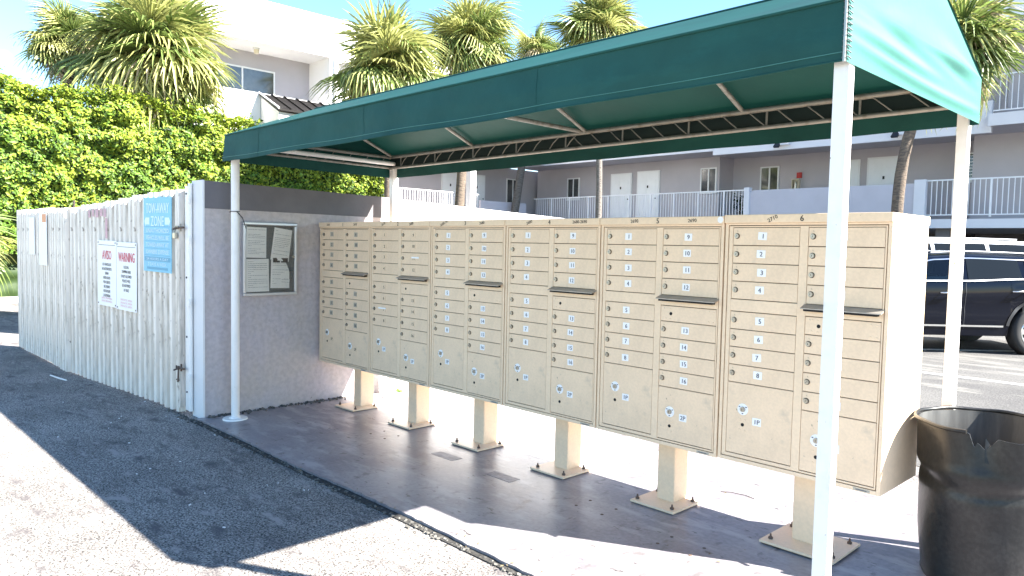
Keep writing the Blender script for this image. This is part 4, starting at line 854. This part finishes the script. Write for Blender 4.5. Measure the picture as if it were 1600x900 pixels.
def palm(label, base, crown, r, n, seed, trunk_r=.13, bark=None, lowest=-45, dry=0.15, yel=0.45, boots=True, bend=0.0):
    rr = random.Random(seed); bx, by, bz = base; cx, cy, cz = crown
    t = thing('cabbage_palm', label, 'palm tree', base, 0, 'palm trees round the courtyard')
    b = MB(); npt = 16; pts = []; rad = []
    for i in range(npt):
        v = i / (npt - 1); s_ = v ** (1 + bend)
        pts.append(((cx - bx) * s_ + .05 * math.sin(v * 5 + seed), (cy - by) * s_ + .04 * math.sin(v * 4 + seed * 2), (cz - bz) * v)); rad.append(trunk_r * (1.15 - .2 * v + .04 * math.sin(i * 2.7)))
    b.tube(pts, rad, 14); b.build('trunk', [bark or BARK], t)
    cl = Vector((cx - bx, cy - by, cz - bz)); k_ = r / 1.35
    if boots:
        q = MB()
        for i in range(40):
            a = i * 2.4; z = -.9 * k_ + i * .022 * k_; d = Vector((math.cos(a), math.sin(a), 0)); p = cl + d * trunk_r * .8 + Vector((0, 0, z)); q.tube([p, p + d * .10 + Vector((0, 0, .10)), p + d * .2 + Vector((0, 0, .26))], [.03, .022, .012], 5)
        q.build('leaf_boots', [PALMB], t, kind='stuff')
    for i in range(n):
        v = (i + .5) / n; el = 82 - (82 - lowest) * (v ** 0.85) + rr.uniform(-16, 16); az = i * 137.5 + rr.uniform(-14, 14)
        if el < lowest + 28 and rr.random() < dry * 2.4 or rr.random() < dry * .3: me = rr.choice(FRB)
        else: me = rr.choice(FRY) if rr.random() < yel else rr.choice(FRG)
        M = Matrix.Rotation(R(az), 4, 'Z') @ Matrix.Rotation(-R(el), 4, 'Y') @ Matrix.Rotation(rr.uniform(-.5, .5), 4, 'X')
        s_ = k_ * rr.uniform(.70, 1.12) * (.9 if el > 60 else 1)
        o = obj('frond', me, t); o.matrix_local = Matrix.Translation(cl + Vector((0, 0, rr.uniform(-.1, .1)))) @ M @ Matrix.Diagonal((s_ * rr.uniform(.8, 1.15), s_, s_, 1))
palm('huge shaggy palm at the left, its dry fronds hanging over the hedge', (-15.3, 3.6, 0), (-15.2, 3.75, 6.25), 2.2, 130, 1, .2, lowest=-82, dry=.42, yel=.55)
palm('smaller shaggy palm at the far left, partly hidden by the huge palm', (-18.2, 2.4, 0), (-18.0, 2.35, 6.8), 1.35, 70, 2, .16, lowest=-75, dry=.35, yel=.5)
palm('palm crown straight above the rear left canopy post', (-11.15, 8.41, 0), (-11.15, 8.41, 6.05), 1.9, 74, 3, .10, lowest=-50, dry=.12, yel=.6)
palm('tall palm with a double brown trunk beside the white balcony column', (-11.6, 11.2, 0), (-11.96, 12.0, 7.65), 1.65, 78, 4, .14, lowest=-62, dry=.22, yel=.55)
palm('small distant palm with an olive trunk near the courtyard corner', (-16.3, 17.9, 0), (-16.1, 19.2, 9.5), 1.35, 44, 5, .15, BARKG, lowest=-45, dry=.1, yel=.7)
palm('rounded palm with a thin grey trunk in front of the balcony railing', (-8.93, 14.75, 0), (-9.21, 14.86, 8.05), 1.6, 84, 6, .09, BARKG, lowest=-62, dry=.25, yel=.6)
palm('palm at the right whose brown trunk leans behind the canopy end', (-.33, 14.85, 0), (0.42, 15.9, 6.05), 1.75, 64, 7, .12, lowest=-68, dry=.22, yel=.4, bend=2.4)
palm('low young palm at the left edge beside the hedge', (-12.1, -1.25, 0), (-12.0, -1.15, .9), 1.25, 26, 8, .06, lowest=-15, dry=.05, yel=.5, boots=False)

# ------------------------------------------------------------------ vehicles
def vehicle(name, label, cat, loc, rz, P, paint):
    """local x runs from front (-) to rear (+), y away from the near side, origin under the front door handle"""
    t = thing(name, label, cat, loc, rz)
    xf, xr, W = P['xf'], P['xr'], P['W']
    def lerp(tab, x):
        if x <= tab[0][0]: return tab[0][1]
        for (a, h0), (c, h1) in zip(tab, tab[1:]):
            if x <= c: s_ = (x - a) / (c - a); return h0 + (h1 - h0) * (s_ * s_ * (3 - 2 * s_) * .5 + s_ * .5)
        return tab[-1][1]
    belt = lambda x: lerp(P['belt'], x); roof = lambda x: max(lerp(P['roof'], x), belt(x) + .004)
    def bot(x):
        z = P['zb'] + .12 * max(0, (xf + .5 - x) / .5) + .12 * max(0, (x - xr + .5) / .5)
        for wx in P['wheels']:
            d = abs(x - wx)
            if d < P['ar']: z = max(z, P['rw'] + math.sqrt(P['ar'] ** 2 - d * d))
        return z
    def inset(x):  # plan taper of nose and tail
        return .22 * max(0, (xf + .9 - x) / .9) ** 2 + .14 * max(0, (x - xr + .7) / .7) ** 2
    def side(x, z):   # depth from the near side plane
        bz = belt(x); rz_ = roof(x)
        if z <= bz:
            v = (z - P['zb']) / max(bz - P['zb'], .01); y = .045 * (1 - v) ** 2 + .02 * v ** 3 + .016 * math.exp(-((v - .52) / .07) ** 2) - .014 * math.exp(-((v - .80) / .05) ** 2)
        else:
            v = (z - bz) / max(rz_ - bz, .01); y = .02 + .19 * (rz_ - bz) / .42 * v + .05 * max(0, v - .85) / .15
        return y + inset(x)
    xs = sorted(set([xf + (xr - xf) * i / 90 for i in range(91)] + [wx + P['ar'] * q for wx in P['wheels'] for q in (-1.001, -.98, -.9, -.7, .7, .9, .98, 1.001)]))
    vs = []; nz_ = 15
    for x in xs:
        zb_, bz, rz_ = bot(x), belt(x), roof(x); row = []
        for k in range(9): z = zb_ + (bz - zb_) * k / 8; row.append((x, side(x, z), z))
        for k in range(1, 6): z = bz + (rz_ - bz) * k / 5; row.append((x, side(x, z), z))
        yt = side(x, rz_); crown_ = P['crown'] if rz_ - bz > .1 else .03
        row.append((x, yt + .10, rz_ + crown_ * .45)); row.append((x, W / 2, rz_ + crown_))
        full = row + [(a, W - y_, z) for a, y_, z in row[:-1][::-1]]; vs.append(full)
    n = len(vs[0]); b = MB(); flat = [p for r_ in vs for p in r_]
    fs = [(i * n + k, (i + 1) * n + k, (i + 1) * n + k + 1, i * n + k + 1) for i in range(len(xs) - 1) for k in range(n - 1)
          if not (any(w_[4] is CARC and w_[0] + .22 < (xs[i] + xs[i + 1]) / 2 < w_[1] - .03 for w_ in P['wins']) and (9 <= k <= 11 or n - 13 <= k <= n - 11))]
    fs = [f[::-1] for f in fs]
    b.add(flat, fs, 0, True); b.add(vs[0], [tuple(range(n))], 0); b.add(vs[-1], [tuple(range(n - 1, -1, -1))], 0)
    b.build('body', [paint], t)
    b = MB(); b.box(xf + .3, xr - .2, .16, W - .16, P['zb'] + .02, P['zb'] + .12)
    for wx in P['wheels']: b.box(wx - .32, wx + .32, .3, W - .3, .3, .6)
    b.build('underbody', [TRIM], t)
    def panel(nm, x0, x1, f0, f1, m_, off=.006, nu=20, nv=6, par=None, far=False, skew=0.0, skew2=0.0):
        def f(u, v):
            x = x0 + (x1 - x0) * u + skew * v * (1 - u) + skew2 * v * u; za = f0(x); zb2 = f1(x); z = za + (zb2 - za) * v; y = side(x, z) - off; return (x, W - y if far else y, z)
        return MB().grid(f, nu, nv, 0, flip=far).build(nm, [m_], par if par is not None else t)
    for far in (False, True):
        for (x0, x1, s0, s1, gm) in P['wins']:
            f = panel('side_window', x0, x1, lambda x: belt(x) + .025, lambda x: roof(x) - .055, gm, .007, far=far, skew=s0, skew2=s1)
        x0, x1 = P['trimx']; panel('belt_trim', x0, x1, lambda x: belt(x) + .002, lambda x: belt(x) + .020, CHROME if paint is NAVY else TRIM, .012, 60, 1, far=far)
        if paint is NAVY: panel('window_trim', x0 + .3, x1 - .3, lambda x: roof(x) - .055, lambda x: roof(x) - .040, CHROME, .012, 60, 1, far=far)
        panel('sill_trim', P['wheels'][0] + .5, P['wheels'][1] - .5, lambda x: P['zb'] + .13, lambda x: P['zb'] + .155, CHROME if paint is NAVY else TRIM, .012, 40, 1, far=far)
        for x in P['gaps']: panel('door_gap', x, x + .008, lambda q: P['zb'] + .1, lambda q: belt(q), TRIM, .003, 1, 16, far=far)
        for (hx, hz) in P['handles']:
            y0 = side(hx, hz); s_ = -1 if far else 1; Y = (lambda q: W - q) if far else (lambda q: q)
            d = MB(); d.tube([(hx - .09, Y(y0), hz), (hx - .07, Y(y0 - .035), hz), (hx + .07, Y(y0 - .035), hz + .008), (hx + .10, Y(y0), hz + .01)], .011, 8); d.build('door_handle', [CHROME if paint is NAVY else paint], t)
        for wx in P['wheels']:
            b = MB(); ym = W - .11 if far else .11; yo = W + .005 if far else -.005; s_ = -1 if far else 1
            c0 = (wx, ym + s_ * .11, P['rw']); rw = P['rw']; prof = [(.22, rw - .10), (.22, rw - .02), (.20, rw), (.02, rw), (0, rw - .02), (-.004, rw - .08), (0.01, rw - .12)]
            nn = 40; vv = [(wx + r_ * math.cos(2 * math.pi * k / nn), (yo + s_ * (y_ + .0)), rw + r_ * math.sin(2 * math.pi * k / nn) - .02) for y_, r_ in prof for k in range(nn)]
            ff = [(j * nn + k, (j + 1) * nn + k, (j + 1) * nn + (k + 1) % nn, j * nn + (k + 1) % nn) for j in range(len(prof) - 1) for k in range(nn)]
            w_ = MB().add(vv, ff, 0, True).build('wheel', [RUBBER], t)
            q = MB(); rr_ = rw - .12; zc = rw - .02
            q.cyl((wx, yo + s_ * .06, zc), (wx, yo + s_ * .12, zc), rr_, rr_, 32, 1); 
            for k in range(10):
                a = k * math.pi / 5; d = Vector((math.cos(a), 0, math.sin(a))); e = Vector((-math.sin(a), 0, math.cos(a))) * .024; c_ = Vector((wx, yo + s_ * .03, zc)); q.add([c_ + e, c_ - e, c_ + d * rr_ - e * 1.6, c_ + d * rr_ + e * 1.6, c_ + e + Vector((0, s_ * .04, 0)), c_ - e + Vector((0, s_ * .04, 0)), c_ + d * rr_ - e * 1.6 + Vector((0, s_ * .04, 0)), c_ + d * rr_ + e * 1.6 + Vector((0, s_ * .04, 0))], [(0, 1, 2, 3), (4, 7, 6, 5), (0, 3, 7, 4), (1, 5, 6, 2)], 0)
            q.tube([(wx + (rr_ + .004) * math.cos(2 * math.pi * k / 32), yo + s_ * .012, zc + (rr_ + .004) * math.sin(2 * math.pi * k / 32)) for k in range(33)], .014, 6)
            q.cyl((wx, yo + s_ * .02, zc), (wx, yo + s_ * .05, zc), .05, .06, 16); q.build('rim', [CHROME if paint is NAVY else ALU, TRIM], w_)
            # arch moulding
            def arch(u, v):
                a = R(8) + R(164) * u; rr2 = P['ar'] + .0 + .045 * v; x = wx + rr2 * math.cos(a); z = P['rw'] + rr2 * math.sin(a); y = side(x, min(z, belt(x))) - .010; return (x, W - y if far else y, z)
            MB().grid(arch, 30, 2, 0, flip=not far).build('wheel_arch', [TRIM], t)
        b = MB(); Y = (lambda q: W - q) if far else (lambda q: q); mx_, mz = P['mirror']; y0 = side(mx_, mz)
        b.bbox(mx_ - .06, mx_ + .07, min(Y(y0 - .22), Y(y0 - .04)), max(Y(y0 - .22), Y(y0 - .04)), mz - .02, mz + .13, .03); b.box(mx_ - .02, mx_ + .03, min(Y(y0 - .06), Y(y0 + .02)), max(Y(y0 - .06), Y(y0 + .02)), mz, mz + .04); b.build('wing_mirror', [paint], t)
        x0, x1 = P['rack']
        def rackp(x): y = side(x, roof(x)) + .04; return (x, W - y if far else y, roof(x) + P['crown'] * .4 + .028)
        b = MB(); b.tube([rackp(x0 + (x1 - x0) * i / 14) for i in range(15)], .013, 8); b.build('roof_rail', [CHROME if paint is NAVY else paint], t)
        b = MB(); b.bbox(xf + .02, xf + .30, W - .46 if far else .20, W - .20 if far else .46, belt(xf + .2) - .20, belt(xf + .2) - .06, .02); b.build('headlight', [PLATE], t)
        b = MB(); b.bbox(xr - .16, xr + .012, W - .34 if far else .14, W - .14 if far else .34, belt(xr) - .16, belt(xr) - .02, .02); b.build('tail_light', [REDP], t)
    wsx = P['wsx']
    b = MB(); b.grid(lambda u, v: (wsx[0] + (wsx[1] - wsx[0]) * v, (W * .13 + side(0, belt(0))) + (W * .74) * u - 0, belt(wsx[0]) * (1 - v) + (roof(wsx[1])) * v + .03 + P['crown'] * v * .9), 8, 6); b.build('windscreen', [CARG], t)
    return t
SUVP = dict(xf=-2.45, xr=2.30, W=1.86, zb=.27, rw=.36, ar=.42, crown=.06, wheels=(-1.45, 1.36),
            belt=[(-2.45, .78), (-2.2, .92), (-1.3, 1.00), (-.9, 1.03), (.3, 1.05), (1.1, 1.09), (1.8, 1.17), (2.2, 1.10), (2.3, .9)],
            roof=[(-1.2, 1.02), (-.95, 1.10), (-.45, 1.33), (-.1, 1.405), (.4, 1.435), (1.2, 1.42), (1.7, 1.34), (2.05, 1.22), (2.25, 1.10)],
            wins=[(-.80, .25, .30, 0, CARC), (.33, 1.10, .02, -.02, CARG), (1.16, 1.72, .02, -.18, CARG)], trimx=(-.95, 1.8), gaps=(-.78, .29, 1.13),
            handles=[(.02, .885), (1.05, .92)], mirror=(-.62, 1.07), rack=(-.1, 1.5), wsx=(-1.05, -.2))
SV = vehicle('parked_car', 'dark navy sport utility car parked beyond the canopy', 'car', (2.55, 8.55, -.02), R(45.6), SUVP, NAVY)
VANP = dict(xf=-2.5, xr=3.3, W=1.95, zb=.25, rw=.34, ar=.39, crown=.03, wheels=(-1.5, 1.9),
            belt=[(-2.5, .85), (-2.2, 1.0), (-1.4, 1.12), (-.4, 1.22), (3.1, 1.25), (3.3, 1.1)],
            roof=[(-.75, 1.22), (-.45, 1.40), (-.16, 1.64), (.1, 1.69), (1.4, 1.70), (3.0, 1.68), (3.2, 1.40), (3.3, 1.15)],
            wins=[(-.35, .55, .22, 0, CARG), (.62, 1.55, 0, 0, CARG), (1.62, 2.85, 0, -.05, CARG)], trimx=(-.6, 2.9), gaps=(.58, 1.58),
            handles=[(.45, .95), (.75, .95)], mirror=(-.35, 1.15), rack=(.1, 2.2), wsx=(-.95, -.1))
vehicle('parked_van', 'white people carrier parked behind the navy car', 'van', (1.15, 11.15, -.02), R(45.6), VANP, CARW)
# seats seen through the clear front window
for sx in (.42,):
    for yy in (.5, 1.35):
        b = MB(); b.bbox(sx - .05, sx + .12, yy - .22, yy + .22, .6, 1.12, .05); b.bbox(sx, sx + .09, yy - .12, yy + .12, 1.14, 1.30, .03); b.build('seat', [INTER], SV)
